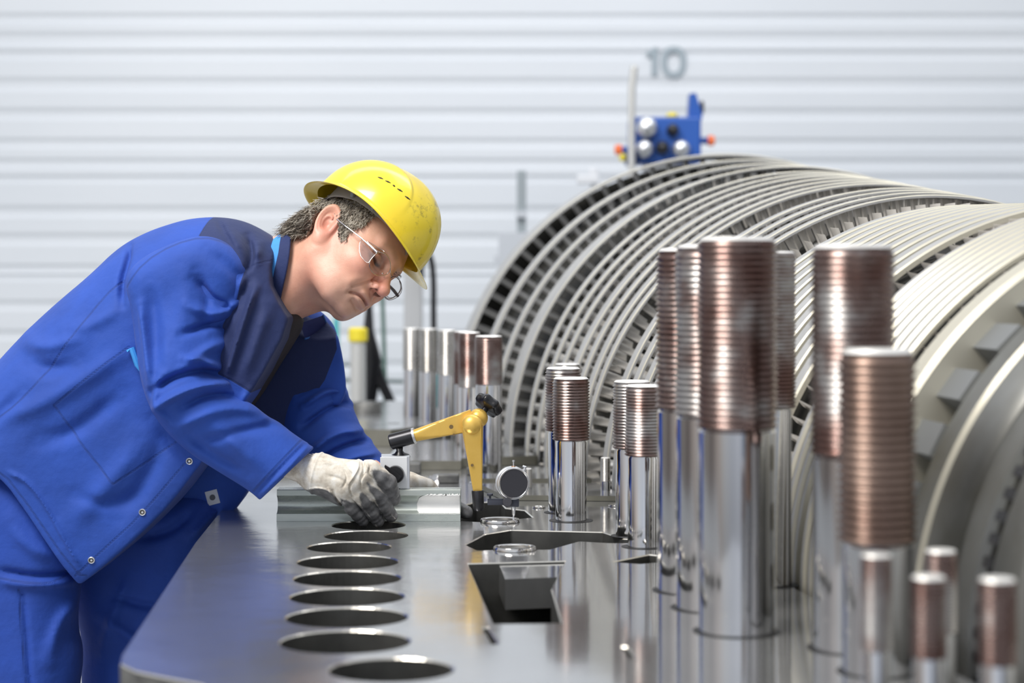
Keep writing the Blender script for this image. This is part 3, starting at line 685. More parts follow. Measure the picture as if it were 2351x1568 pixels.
NAVYP = [(440, 480), (462, 540), (500, 556), (545, 590), (558, 628), (545, 700), (500, 790), (492, 848), (532, 880), (588, 893), (660, 735), (640, 690), (700, 500), (560, 480)]
NAVYP = [(474, 470), (452, 541), (505, 556), (546, 592), (562, 625), (548, 690), (517, 745), (495, 850), (533, 868), (575, 893), (700, 990), (800, 760), (700, 470)]
m_jack = cloth('jacket_cloth', BLUE, [('navy', NAVY)])
# torso of the jacket: a near half cut along the open front, and a far half behind it
O1 = omap([(-170, 1040), (-60, 900), (0, 826), (70, 752), (140, 688), (210, 630), (275, 566), (340, 531), (400, 511), (440, 501), (500, 497), (555, 505), (600, 526), (640, 552), (690, 600), (730, 650), (770, 735),
           (795, 840), (800, 930), (760, 1010), (700, 1060), (620, 1130), (550, 1200), (480, 1290), (400, 1380), (180, 1440), (0, 1330), (-170, 1280)], 4.11, 4)
NP = omap([(-250, 980), (-250, 1010), (0, 1086), (40, 1128), (180, 1340), (192, 1338), (270, 1275), (330, 1222), (400, 1150), (455, 1076), (520, 985), (588, 893), (668, 742), (642, 702), (612, 640), (625, 545), (640, 400), (-250, 400)], 3.95, 1, 1)
FPn = omap([(-250, 900), (200, 1250), (330, 1362), (352, 1362), (396, 1330), (458, 1268), (524, 1192), (574, 1125), (640, 1000), (668, 1000), (720, 930), (800, 930), (900, 700), (764, 726), (690, 735), (640, 560), (-250, 400)], 4.2, 1, 1)
tw = strokes([([(280, 566), (286, 600), (278, 650), (286, 700)], 10, -6), ([(60, 830), (120, 850), (190, 830)], 22, -5), ([(40, 780), (110, 800), (200, 770)], 20, 4),
              ([(0, 960), (100, 930), (220, 860), (300, 800)], 26, 4), ([(100, 1010), (180, 990), (290, 900)], 24, -4), ([(30, 1080), (90, 1110), (190, 1290)], 6, 2.2),
              ([(180, 1130), (250, 1160), (330, 1130)], 18, -3), ([(330, 1000), (300, 1060), (220, 1150), (170, 1200)], 30, 4), ([(380, 1010), (350, 1090), (280, 1180)], 24, -4),
              ([(570, 640), (520, 740), (470, 840)], 14, -7), ([(590, 660), (560, 760), (528, 860)], 9, 6), ([(566, 625), (545, 690), (510, 750)], 8, 5), ([(620, 700), (590, 800), (560, 870)], 18, 4),
              ([(556, 540), (575, 590), (560, 640)], 9, -5), ([(585, 560), (590, 600)], 10, 5), ([(500, 520), (545, 560), (560, 600)], 16, 4), ([(480, 500), (530, 560)], 8, -3),
              ([(575, 893), (540, 960), (500, 1010)], 8, 3), ([(360, 960), (400, 1020), (450, 1060)], 20, -4), ([(60, 900), (0, 950), (-60, 1010)], 18, -4), ([(150, 760), (230, 740), (290, 700)], 20, 3)], 3.95)
fw = strokes([([(700, 760), (715, 830), (690, 960)], 10, 7), ([(735, 760), (730, 850), (700, 950)], 10, -6), ([(760, 760), (770, 830), (740, 900)], 10, 4), ([(660, 1000), (600, 1040), (540, 1100)], 14, -5), ([(470, 1080), (480, 1180), (430, 1260)], 12, 6), ([(430, 1150), (400, 1250), (360, 1330)], 14, -6)], 4.2)
SEAM = [[(281, 645), (240, 680), (180, 760), (100, 870), (40, 930), (0, 958)], [(305, 795), (230, 850), (135, 928)], [(135, 928), (190, 1010), (270, 1107)], [(270, 1107), (340, 1060), (415, 1008)],
        [(0, 1075), (40, 1105), (185, 1316), (205, 1318)], [(452, 541), (474, 470)], [(558, 622), (580, 608), (620, 597)], [(495, 850), (533, 868), (575, 893)], [(575, 893), (700, 990)], [(180, 1318), (240, 1262), (330, 1180), (440, 1050)]]
def seamf(Y, lines):
    L = [XZ(chaikin(l, 1, False), Y) for l in lines]
    def fn(x, z):
        d = np.full(x.shape, 1., F32)
        for q in L: d = np.minimum(d, seg2(x, z, q))
        return d
    return fn
def amap(Y, pts, sm=1):
    q = XZ(pts, Y); q = chaikin(q, sm) if sm else q; return lambda v: poly2(v[:, 0], v[:, 2], q)
def jacket_sdf(p):
    x, y, z = p[:, 0], p[:, 1], p[:, 2]; o = O1(x, z)
    base = dome(o, y, 4.12, .17, .205)
    n_ = base-tw(x, z)*np.clip((4.12-y)/.06, 0, 1)
    near = smax(smax(n_, NP(x, z), .005), y-4.145, .01)
    far = smax(smax(base-fw(x, z), FPn(x, z), .010), 4.175-y, .014)
    d = np.minimum(near, far)
    return smax(d, -cap(p, NK0+np.array((.12, 0, -.02)), NK1, .100, .095), .008)
svals = seamf(3.95, SEAM)
jn = lambda v: np.where(v[:, 1] < 4.16, poly2(v[:, 0], v[:, 2], XZ(NAVYP, 3.96)), poly2(v[:, 0], v[:, 2], XZ([(575, 930), (590, 985), (662, 1002), (700, 940), (748, 872), (776, 800), (765, 700), (700, 600), (400, 400), (400, 900)], 4.2)))
jacket = netobj('jacket', jacket_sdf, (-1.40, 3.88, -.28), (-.30, 4.36, .66), .0042, m_jack, person, {'navy': jn, 'seam': lambda v: np.where(v[:, 1] < 4.16, svals(v[:, 0], v[:, 2]), 1)}, coarse=4, relax=1)
# near sleeve
SLV = omap([(276, 660), (282, 620), (318, 586), (380, 556), (450, 536), (508, 552), (546, 590), (560, 625), (549, 685), (518, 745), (513, 800), (500, 850), (535, 900), (585, 940), (640, 980), (709, 1028), (790, 1080), (740, 1160), (650, 1220), (592, 1152),
            (560, 1126), (500, 1088), (430, 1040), (368, 975), (335, 910), (318, 850), (302, 770), (285, 705)], 3.90, 2)
sw = strokes([([(545, 690), (490, 730), (420, 700)], 14, 6), ([(515, 752), (470, 745), (410, 770)], 10, -6), ([(530, 720), (480, 690), (430, 640)], 10, -4), ([(512, 790), (470, 800), (420, 850)], 14, 5),
              ([(505, 870), (450, 850), (390, 870), (350, 900)], 11, -9), ([(520, 882), (460, 885), (400, 910), (355, 940)], 12, 9), ([(500, 850), (460, 825), (420, 822)], 10, 6), ([(545, 920), (480, 905), (420, 935)], 9, -6),
              ([(600, 955), (540, 935), (470, 950), (400, 990)], 16, 5), ([(640, 985), (590, 985), (520, 1000), (450, 1020)], 14, -4), ([(480, 960), (560, 1040), (610, 1090)], 22, 4), ([(420, 990), (480, 1045), (560, 1090)], 16, -4),
              ([(330, 650), (350, 760), (360, 850)], 22, -5), ([(400, 600), (420, 700), (390, 800)], 34, 5), ([(310, 700), (330, 800), (345, 880)], 12, 5), ([(460, 570), (520, 620), (540, 660)], 16, -3), ([(372, 860), (350, 930), (390, 970)], 12, 5),
              ([(694, 1024), (640, 1080), (582, 1138)], 5, -1.5), ([(700, 1029), (650, 1086), (590, 1144)], 5, 2), ([(440, 620), (470, 700), (450, 760)], 14, -4)], 3.84)
def yc_s(x, z):
    # sleeve centre line: shoulder, elbow, wrist
    e = np.array(P(360, 930, 3.88)); s_ = np.array(P(450, 640, 3.97)); w_ = np.array(P(660, 1090, 3.945))
    ds = np.hypot(x-s_[0], z-s_[2]); de = np.hypot(x-e[0], z-e[2]); dw = np.hypot(x-w_[0], z-w_[2]); a, b2, c2 = 1/(ds+.02)**2, 1/(de+.02)**2, 1/(dw+.02)**2
    return (3.985*a+3.895*b2+3.945*c2)/(a+b2+c2)
def sleeve_sdf(p):
    x, y, z = p[:, 0], p[:, 1], p[:, 2]; o = SLV(x, z); yc = yc_s(x, z)
    d = dome(o, y, yc, .078, .080)-sw(x, z)*np.clip((yc-y)/.03, -.4, 1)
    # open cuff
    a = np.array(P(601, 1144, 3.945)); b = np.array(P(709, 1040, 3.945)); n_ = np.array((b[2]-a[2], 0, -(b[0]-a[0]))); n_ /= np.linalg.norm(n_); n_ = n_*(1 if n_[0] > 0 else -1)
    cut = (p-a.astype(F32)) @ n_.astype(F32); d = smax(d, cut, .004)
    mid = (a+b)/2; return smax(d, -cap(p, mid-n_*.02, mid+n_*.08, .045), .004)
sv2 = seamf(3.86, [[(276, 660), (318, 600), (380, 560), (450, 541), (508, 556), (546, 592), (560, 628), (548, 685), (517, 745)], [(683, 1018), (640, 1065), (575, 1133)]])
netobj('sleeve', sleeve_sdf, (-.86, 3.76, -.02), (-.37, 4.07, .62), .0032, m_jack, person, {'navy': lambda v: np.ones(len(v), F32), 'seam': lambda v: sv2(v[:, 0], v[:, 2])}, relax=1)
# far sleeve
FSL = omap([(700, 690), (752, 728), (772, 760), (782, 840), (800, 900), (818, 945), (838, 985), (858, 1010), (888, 1042), (930, 1090), (905, 1125), (830, 1112), (740, 1090), (690, 1060), (655, 1010), (650, 930), (640, 800)], 4.26, 2)
fsw = strokes([([(800, 905), (760, 890), (700, 930)], 9, 7), ([(815, 930), (770, 925), (700, 975)], 8, -7), ([(790, 860), (740, 870), (690, 900)], 9, -5), ([(840, 985), (780, 985), (720, 1030)], 10, 8), ([(855, 1010), (800, 1015), (740, 1050)], 8, -8), ([(870, 1035), (820, 1040), (760, 1062)], 7, 5), ([(784, 800), (750, 830), (720, 850)], 9, 5)], 4.2)
def fs_sdf(p):
    x, y, z = p[:, 0], p[:, 1], p[:, 2]; u = np.clip((z-.05)/.3, 0, 1); yc = 4.16+.12*u
    return dome(FSL(x, z), y, yc, .065, .070)-fsw(x, z)*np.clip((yc-y)/.03, -.4, 1)
netobj('sleeve', fs_sdf, (-.52, 4.02, .04), (-.22, 4.40, .48), .0035, m_jack, person, {'navy': lambda v: np.ones(len(v), F32), 'seam': lambda v: np.ones(len(v), F32)}, relax=1)
# dark shirt in the open front
m_shirt = noisy('dark_shirt', [(.3, (.018, .015, .018)), (.7, (.035, .028, .032))], 0, .8, 30)
SHT = omap([(560, 560), (685, 690), (702, 738), (672, 792), (640, 840), (602, 905), (555, 965), (440, 1100), (300, 1000), (400, 600)], 4.12, 2)
netobj('shirt', lambda p: smax(dome(SHT(p[:, 0], p[:, 2]), p[:, 1], 4.13, .10, .15), -cap(p, NK0+np.array((.14, 0, 0)), NK1, .087, .087), .01), (-.72, 3.95, -.02), (-.36, 4.3, .56), .005, m_shirt, person)
# trousers
TRN = omap([(-200, 980), (60, 1040), (200, 1200), (182, 1345), (172, 1440), (190, 1500), (176, 1600), (170, 1800), (165, 2150), (-30, 2150), (-60, 1900), (-100, 1600), (-190, 1400)], 4.02, 3)
TRF = omap([(100, 1150), (450, 1120), (508, 1150), (500, 1230), (462, 1330), (430, 1460), (400, 1600), (370, 1850), (350, 2150), (190, 2150), (200, 1800), (182, 1560), (190, 1470), (150, 1350)], 4.2, 3)
trw = strokes([([(0, 1310), (80, 1325), (170, 1320)], 8, -5), ([(0, 1335), (70, 1345), (165, 1345)], 10, 4), ([(50, 1350), (60, 1450), (70, 1600)], 6, -3), ([(175, 1380), (130, 1430), (110, 1520)], 18, 5), ([(160, 1400), (190, 1440), (182, 1500)], 12, -5), ([(20, 1200), (60, 1250), (140, 1290)], 20, 4)], 3.93)
tfw = strokes([([(250, 1370), (330, 1400), (400, 1390)], 12, -5), ([(230, 1420), (300, 1470), (350, 1490)], 14, 5), ([(300, 1320), (260, 1400), (230, 1500)], 16, 4), ([(440, 1180), (380, 1230), (300, 1240)], 14, -6), ([(500, 1170), (430, 1240)], 10, 5)], 4.1)
def tr_sdf(p):
    x, y, z = p[:, 0], p[:, 1], p[:, 2]
    a = dome(TRN(x, z), y, 4.03, .095, .10)-trw(x, z)*np.clip((4.03-y)/.04, 0, 1); b2 = dome(TRF(x, z), y, 4.22, .095, .095)-tfw(x, z)*np.clip((4.22-y)/.04, 0, 1); return smin(a, b2, .02)
tsm = seamf(3.94, [[(0, 1325), (80, 1338), (130, 1338), (172, 1300)], [(46, 1350), (52, 1450), (62, 1560), (64, 1700)]])
netobj('trousers', tr_sdf, (-1.40, 3.90, -.86), (-.52, 4.34, .22), .006, cloth('trouser_cloth', (.013, .060, .36)), person, {'seam': lambda v: tsm(v[:, 0], v[:, 2])}, relax=1)
for px, Y in ((60, 4.02), (275, 4.22)):
    b = MB(); X = (px-1175.5)*Y/FP; netobj('work_boot', lambda p, X=X, Y=Y: smax(smin(cap(p, (X, Y, -.78), (X, Y, -.90), .055, .05), cap(p, (X, Y, -.915), (X+.17, Y, -.925), .045, .038), .03), FZ+.004-p[:, 2], .004), (X-.1, Y-.1, FZ), (X+.26, Y+.1, -.76), .008, m_black, person)
# collar
m_coll = cloth('collar_cloth', NAVY, [('light', (.06, .30, .75))], seams=False)
CLN = omap([(626, 538), (666, 536), (668, 575), (662, 620), (650, 665), (641, 701), (632, 696), (612, 655), (609, 625), (617, 580)], 4.03, 0, 1, .002)
def ncut(p): return cap(p, NK0+(NK0-NK1)*.2, NK1, .094, .084)
def collar_sdf(p):
    y = p[:, 1]; k = ncut(p); sh = np.abs(k-.012)-.0055
    near = smax(smax(sh, CLN(p[:, 0], p[:, 2]), .003), y-4.12, .003); return near
lightp = [(600, 520), (644, 520), (640, 580), (628, 640), (626, 662), (652, 710), (600, 720)]
netobj('collar', collar_sdf, (-.56, 3.98, .40), (-.42, 4.14, .60), .0022, m_coll, person, {'light': amap(4.03, lightp, 0)}, coarse=2)
b = MB(); q = [P(690, 742, 4.12), P(742, 724, 4.20), P(752, 756, 4.235), P(700, 778, 4.17)]; b.prism([x[:] for x in q], (0, .006, -.002)); b.tube([P(700, 778, 4.168), P(728, 770, 4.205), P(752, 757, 4.235), P(748, 740, 4.222), P(742, 724, 4.2)], .0022, 8, 1)
o = b.build('collar', [mat('collar_inside', (.012, .02, .12), 0, .8), mat('piping_blue', (.02, .10, .35), 0, .7)], person)
# light blue pocket piping, press studs, square label
b = MB(); b.tube([P(293, 806, 3.905), P(303, 800, 3.90), P(316, 838, 3.9), P(322, 852, 3.9)], [.003, .006, .006, .002], 8); b.build('pocket_piping', mat('piping_light', (.05, .32, .78), 0, .7), person)
def on_surface(fn, px, py, y0=3.80, y1=4.2):
    """first hit of the pixel ray on an implicit surface"""
    ys_ = np.linspace(y0, y1, 1600); pts = np.array([P(px, py, Y)[:] for Y in ys_], F32); f_ = fn(pts); i = int(np.argmax(f_ < 0)); g = np.array([(fn(pts[i:i+1]+np.eye(3, dtype=F32)[k:k+1]*.004)-fn(pts[i:i+1]-np.eye(3, dtype=F32)[k:k+1]*.004))[0] for k in range(3)]); g /= np.linalg.norm(g)
    return Vector(pts[i]), Vector(g)
def snap(px, py, fn, r=.0072):
    c, n_ = on_surface(fn, px, py); b = MB(); b.lathe([(r*.62, .0004), (r*.7, .0018), (r*.88, .0022), (r, .0010), (r, -.001)], c, n_, 24); b.lathe([(0, .0012), (r*.28, .0014), (r*.34, .0002)], c, n_, 16); b.lathe([(r*.34, .0002), (r*.62, .0004)], c, n_, 16, 1); b.build('press_stud', [m_silver, mat('stud_recess', (.12, .11, .10), .6, .4)], person)
for px, py in ((435, 1059), (327, 1176), (210, 1286)): snap(px, py, jacket_sdf)
snap(363, 1326, jacket_sdf, .006)
c, n_ = on_surface(jacket_sdf, 488, 1142); b = MB(); rr = n_.to_track_quat('Z', 'Y').to_matrix(); b.box(c+n_*.0004, (.026, .030, .0012), rr @ R3('Z', 15), 0, .0005); b.lathe([(0, .0014), (.006, .0014), (.006, 0)], c+n_*.0004, n_, 20, 1); b.build('label_patch', [mat('label_white', (.62, .66, .72), 0, .6), mat('label_dot', (.10, .11, .13), 0, .6)], person, False)

# ---- hair: grey-brown short hair around the ear and a longer tuft at the nape
HP = XZ([(636, 536), (655, 508), (690, 484), (710, 476), (728, 440), (800, 415), (880, 470), (872, 494), (852, 500), (838, 518), (818, 524), (803, 532), (797, 552), (787, 557), (780, 545), (776, 508), (768, 490), (755, 477), (738, 480), (722, 496), (714, 520), (706, 541), (664, 545)], 4.02)
def hair_sdf(p):
    c = hl(p).astype(F32); w_ = .0016*np.sin(c[:, 0]*900+c[:, 2]*300+4*np.sin(c[:, 2]*160))+.0014*np.sin(c[:, 2]*700-c[:, 0]*420+3*np.sin(c[:, 0]*190))
    d = ell(c, (-.004, 0, .045), (.096, .077, .090)); d = smin(d, ell(c, (.040, 0, .008), (.056, .062, .085)), .03)-.0050
    d = d*SK; nk = cap(p, NK0, NK1, .094, .082)-.010
    d = smin(d, nk, .02)
    d = smin(d, cap(p, P(664, 528, 4.06), P(704, 500, 4.05), .012, .026), .02)+w_*1.4
    return smax(d, poly2(p[:, 0], p[:, 2], HP)+w_, .003)
m_hair = mat('hair_dark_grey', (.10, .085, .07), 0, .6); t, b_ = nodes(m_hair); co = tcoord(t, (1, 1, 1)); t.links.new(ramp(t, noise(t, co, 60, 6), [(.32, (.06, .048, .036)), (.5, (.20, .17, .135)), (.66, (.46, .42, .36))]), b_.inputs['Base Color'])
m_hair2 = mat('hair_light_grey', (.58, .53, .45), 0, .5); m_hair3 = mat('hair_brown', (.11, .085, .06), 0, .5)
hair = netobj('hair', hair_sdf, (-.52, 3.93, .40), (-.24, 4.20, .66), .0020, m_hair, person, coarse=4)
hb = MB(); cnt = 0; rnd = random.Random(3)
HV = [(638, 538), (652, 512), (688, 486), (706, 476), (716, 468), (732, 456), (770, 449), (810, 455), (845, 478), (868, 492), (852, 502), (838, 520), (818, 526), (803, 534), (797, 554), (787, 559), (783, 545), (786, 515), (786, 494), (774, 476), (755, 476), (738, 479), (722, 495), (712, 520), (704, 541), (664, 545)]
while cnt < 2300:
    px = rnd.uniform(640, 868); py = rnd.uniform(445, 556)
    if not pip(HV, px, py): continue
    try: c, n_ = on_surface(hair_sdf, px, py, 3.93, 4.15)
    except Exception: continue
    back = px < 712
    dirp = Vector((-.8, 0, -.38)) if px < 760 else Vector((-.55, 0, -.75)); dirp = (dirp+Vector((rnd.uniform(-.35, .35), rnd.uniform(-.1, .1), rnd.uniform(-.35, .35)))).normalized(); dirp = (dirp-n_*dirp.dot(n_)).normalized()
    L = rnd.uniform(.010, .022) if back else rnd.uniform(.006, .012); curl = rnd.uniform(-.5, .5); side = n_.cross(dirp)
    pts = []
    for k in range(5):
        u = k/4; pts.append(c+dirp*L*u+n_*(.0003+.0022*u*(1-u)*(1.6 if back else .8))+side*L*curl*u*u)
    hb.tube(pts, [.0004, .0005, .0004, .0003, .00015], 3, rnd.choice([1, 1, 1, 0] if not back else [0, 2, 2, 1])); cnt += 1
for px, py in ((918, 640), (921, 636), (914, 634), (924, 634), (910, 630), (921, 645), (916, 628), (925, 640)):       # far eyebrow tuft
    for _ in range(5):
        a = P(px-8, py-6, 4.05)+Vector((rnd.uniform(-.003, .003), rnd.uniform(-.004, .004), rnd.uniform(-.003, .003))); hb.tube([a, a+Vector((.002, -.001, -.002)), a+Vector((.0035, -.002, -.004))], [.0004, .0004, .0002], 4, 2)
hb.build('hair_strands', [m_hair, m_hair2, m_hair3], hair, auto=0)

# ---- hard hat (its own frame tipped forward on the head)
def hx(x, y, z): return Vector((1.008*(RH @ np.array((x, y, z), F32))+np.array((-.2931, 4.06, .5837))).tolist())
def hat_pt(a, t, off=0.0):
    ca, sa = math.cos(a), math.sin(a)
    rx = (.146 if ca > 0 else .150)+off; ry = .122+off; zt = .1405+off
    ri = 1/math.sqrt((ca/rx)**2+(sa/ry)**2); side = abs(sa)
    z0 = .014*side**2-.006*(ca > 0)*ca**4
    if t <= 1:
        s_ = math.sin(t*math.pi/2)**.92; r = ri*s_*(1-.045*t*t); z = z0+(zt-z0)*math.cos(t*math.pi/2)**.92
        y = r*sa; x = r*ca; rid = math.exp(-(y/.040)**4); k = min(1, max(0, (1-t)/.15)); z += .0065*rid*k
        # raised crescent panel line on each side
        q = (x+.01)/.105; w_ = (z-.035)/.088; e = math.sqrt(q*q+w_*w_); z += .0042/(1+math.exp(min(40, (e-1)/.008)))*min(1, abs(y)/.05)*k
        return hx(x, y, z)
    u = t-1
    ext = .006+(.037*max(0, ca)**3.0)+(.020*max(0, -ca)**2); r = ri*.955+ext*u; z = z0-.006*u-(.016*max(0, ca)**3+.006*max(0, -ca)**2)*u
    return hx(r*ca, r*sa, z)
ts = [i/54 for i in range(55)]+[1.15, 1.4, 1.7, 2.0]; na = 220
v = []; f = []
for off in (0, -.0032):
    for t_ in ts:
        for k in range(na): v.append(hat_pt(2*math.pi*k/na, t_, off)[:])
R_ = len(ts)
for L_ in range(2):
    for i in range(R_-1):
        for k in range(na):
            q = (L_*R_*na+i*na+k, L_*R_*na+i*na+(k+1) % na, L_*R_*na+(i+1)*na+(k+1) % na, L_*R_*na+(i+1)*na+k); f.append(q if L_ == 0 else q[::-1])
for k in range(na): f.append(((R_-1)*na+k, (R_-1)*na+(k+1) % na, R_*na+(R_-1)*na+(k+1) % na, R_*na+(R_-1)*na+k))
m_hat = mat('hard_hat_yellow', (.86, .66, .035), 0, .22, Coat_Weight=.3); t, b_ = nodes(m_hat); co = tcoord(t); n1 = noise(t, co, 34, 8, .75); n2 = noise(t, co, 7, 2)
gr = mth(t, 'MULTIPLY', mth(t, 'SUBTRACT', n1, .56, True), 9, True); sx = t.nodes.new('ShaderNodeSeparateXYZ'); cc = t.nodes.new('ShaderNodeTexCoord'); t.links.new(cc.outputs['Object'], sx.inputs[0])
loc = mth(t, 'MULTIPLY', mth(t, 'ADD', sx.outputs[0], .245), 14, True)       # scuffs gather at the front of the shell
gr = mth(t, 'MULTIPLY', gr, loc); t.links.new(mixc(t, mth(t, 'MULTIPLY', gr, .75), ramp(t, n2, [(.3, (.84, .63, .03)), (.7, (.90, .72, .05))]), (.16, .13, .04)), b_.inputs['Base Color'])
b = MB(); b.add(v, f); hat = b.build('hard_hat', m_hat, person, auto=60)
def hat_at(px, py):
    best = None
    for i in range(0, 120):
        a = -math.pi*i/119
        for j in range(4, 60):
            p = hat_pt(a, j/60); x = 1175.5+FP*p.x/p.y; y_ = HZ-FP*(p.z-H)/p.y; e = (x-px)**2+(y_-py)**2
            if best is None or e < best[0]: best = (e, a, j/60)
    _, a, t_ = best; p = hat_pt(a, t_); n_ = (hat_pt(a+.01, t_)-p).cross(hat_pt(a, t_+.01)-p).normalized()
    if n_.y > 0: n_ = -n_
    return p, n_
vs = [((866, 407), (879, 412)), ((885, 415), (896, 421)), ((902, 426), (907, 428.5)), ((913, 434), (924, 442)), ((930, 449), (940, 459))]
b = MB()
for (x0, y0), (x1, y1) in vs:
    p0, n0 = hat_at(x0, y0); p1, n1_ = hat_at(x1, y1); b.tube([p0-n0*.0006, (p0+p1)/2-n0*.0003, p1-n1_*.0006], [.0011, .0021, .0011], 8)
b.build('vent_slots', mat('vent_dark', (.03, .02, .005), 0, .6), hat)
b = MB()
for z0, z1, r0 in ((.004, .020, 0),):
    n = 72; vv = []
    for o_ in (0, -.0015):
        for z in (z0, z1):
            for k in range(n):
                a = 2*math.pi*k/n; back = max(0, -math.cos(a)); vv.append(hx((.104+o_-.0*back)*math.cos(a)-.010, (.086+o_)*math.sin(a), z+.006+(.010 if z == z1 else -.018)*back)[:])
    ff = []
    for s_ in (0, 1):
        for k in range(n): ff.append((s_*2*n+k, s_*2*n+(k+1) % n, s_*2*n+n+(k+1) % n, s_*2*n+n+k))
    for e_ in (0, n):
        for k in range(n): ff.append((e_+k, e_+(k+1) % n, 2*n+e_+(k+1) % n, 2*n+e_+k))
    b.add(vv, ff)
b.build('suspension_band', mat('band_grey', (.30, .29, .28), 0, .6), hat)
for a in (-.75, -1.25, -1.75, .5):
    b = MB(); p0 = hx(.113*math.cos(a), .091*math.sin(a), .012); p1 = hx(.132*math.cos(a), .108*math.sin(a), .030); b.tube([p0, (p0+p1)/2, p1], [.005, .005, .004], 6); b.build('strap_clip', mat('clip_grey', (.20, .22, .24), 0, .5), hat)

# ---- safety glasses
def onp(px, py, pc, nc):
    """pixel ray meets a plane given in the head frame"""
    o = Vector((0, 0, H)); d = P(px, py, 1)-o; p0 = Vector(hw(pc)); n_ = Vector((RH @ np.array(nc, F32)).tolist()); return o+d*((p0-o).dot(n_)/d.dot(n_))
def clear(name, tint, a):
    m = bpy.data.materials.new(name); m.use_nodes = True; t = m.node_tree; t.nodes.clear(); o = t.nodes.new('ShaderNodeOutputMaterial'); x = t.nodes.new('ShaderNodeMixShader'); x.inputs[0].default_value = a
    tr = t.nodes.new('ShaderNodeBsdfTransparent'); tr.inputs[0].default_value = (*tint, 1); g = t.nodes.new('ShaderNodeBsdfGlossy'); g.inputs['Roughness'].default_value = .03; t.links.new(tr.outputs[0], x.inputs[1]); t.links.new(g.outputs[0], x.inputs[2]); t.links.new(x.outputs[0], o.inputs[0]); return m
m_lens = clear('lens_clear', (.955, .95, .945), .07); m_shield = clear('shield_clear', (.96, .95, .94), .16); m_wire = mat('glasses_metal', (.62, .61, .60), 1, .2); m_dw = mat('glasses_dark', (.06, .06, .07), .4, .3)
gl = []
near_l = [(867, 579), (884, 581), (892, 590), (897, 604), (897, 619), (890, 629), (879, 633), (865, 633), (854, 625), (848, 612), (848, 602), (856, 590)]
far_l = [(892, 643), (899, 636), (908, 634), (915, 640), (921, 649), (922, 659), (920, 667), (914, 675), (905, 682), (897, 686), (889, 687), (881, 677), (883, 660)]
A_ = ((.104, -.033, .012), (1, -.22, -.15)); B_ = ((.104, .033, .012), (1, .22, -.15))
glasses = bpy.data.objects.new('safety_glasses', None); COL.objects.link(glasses); glasses.location = hw((.1, 0, .02)); glasses.empty_display_size = .02; bpy.context.view_layer.update()
tag(glasses, 'wire-framed clear safety glasses with side shields on the worker\'s nose', 'glasses');
for pl, (pc, nc), nm, mw_ in ((near_l, A_, 'lens', m_wire), (far_l, B_, 'lens', m_dw)):
    pts = [onp(x, y, pc, nc) for x, y in pl]; pts3 = chaikin([p[:] for p in pts], 2); b = MB(); b.tube(pts3, .00075, 8, closed=True); fr = b.build('lens_rim', mw_, glasses)
    c = sum((Vector(p) for p in pts3), Vector())/len(pts3); n_ = (Vector(pts3[5])-c).cross(Vector(pts3[0])-c).normalized()*.0012
    b = MB(); b.prism([(Vector(p)-n_*.5)[:] for p in pts3], n_); b.build('lens', m_lens, glasses, False)
def shield(pl, pc, nc, mw_):
    pts = [onp(x, y, pc, nc) for x, y in pl]; pts3 = chaikin([p[:] for p in pts], 1); b = MB(); b.tube(pts3, .00045, 6, closed=True); b.build('shield_edge', mw_, glasses)
    c = sum((Vector(p) for p in pts3), Vector())/len(pts3); n_ = (Vector(pts3[3])-c).cross(Vector(pts3[0])-c).normalized()*.001
    b = MB(); b.prism([(Vector(p)-n_*.5)[:] for p in pts3], n_); b.build('side_shield', m_shield, glasses, False)
shield([(828, 551), (825, 563), (826, 584), (836, 598), (846, 605), (852, 594), (865, 581), (866, 577), (833, 551)], (.085, -.069, .012), (.30, -1, 0), m_wire)
shield([(840, 553), (852, 558), (868, 568), (883, 577), (881, 581), (868, 578)], (.085, -.069, .012), (.30, -1, .4), m_wire)
shield([(915, 640), (924, 660), (920, 676), (906, 687), (889, 690), (877, 675), (884, 676), (897, 686), (914, 675), (921, 660)], (.092, .050, .012), (.6, 1, 0), m_dw)
S1 = ((.05, -.083, .02), (.16, -1, 0))
b = MB(); tp = [onp(x, y, *S1) for x, y in ((866, 579), (848, 563), (830, 547), (800, 524), (782, 511))]; b.tube(tp, [.0016, .0020, .0015, .0010, .0010], 8); b.build('temple_arm', m_wire, glasses)
b = MB(); tp = [onp(x, y, *S1) for x, y in ((792, 518), (784, 512), (777, 506), (773, 503))]; b.tube(tp, [.0014, .0018, .0018, .0014], 8); b.build('temple_tip', m_dw, glasses)
b = MB(); b.tube([onp(896, 620, *A_), onp(897, 626, (.110, 0, .015), (1, 0, 0)), onp(898, 632, (.108, .01, .015), (1, 0, 0)), onp(899, 636, *B_)], .0009, 8); b.build('bridge', m_wire, glasses)
b = MB(); b.tube([onp(914, 680, *B_), onp(905, 668, (.085, .060, .012), (1, .3, 0)), onp(893, 655, (.06, .068, .015), (1, .3, 0))], [.003, .0035, .003], 8); b.build('temple_arm', m_dw, glasses)
b = MB(); b.ball(onp(878, 628, (.101, -.030, .012), (1, -.22, -.15)), .0020, 12); b.build('nose_pad', m_wire, glasses)

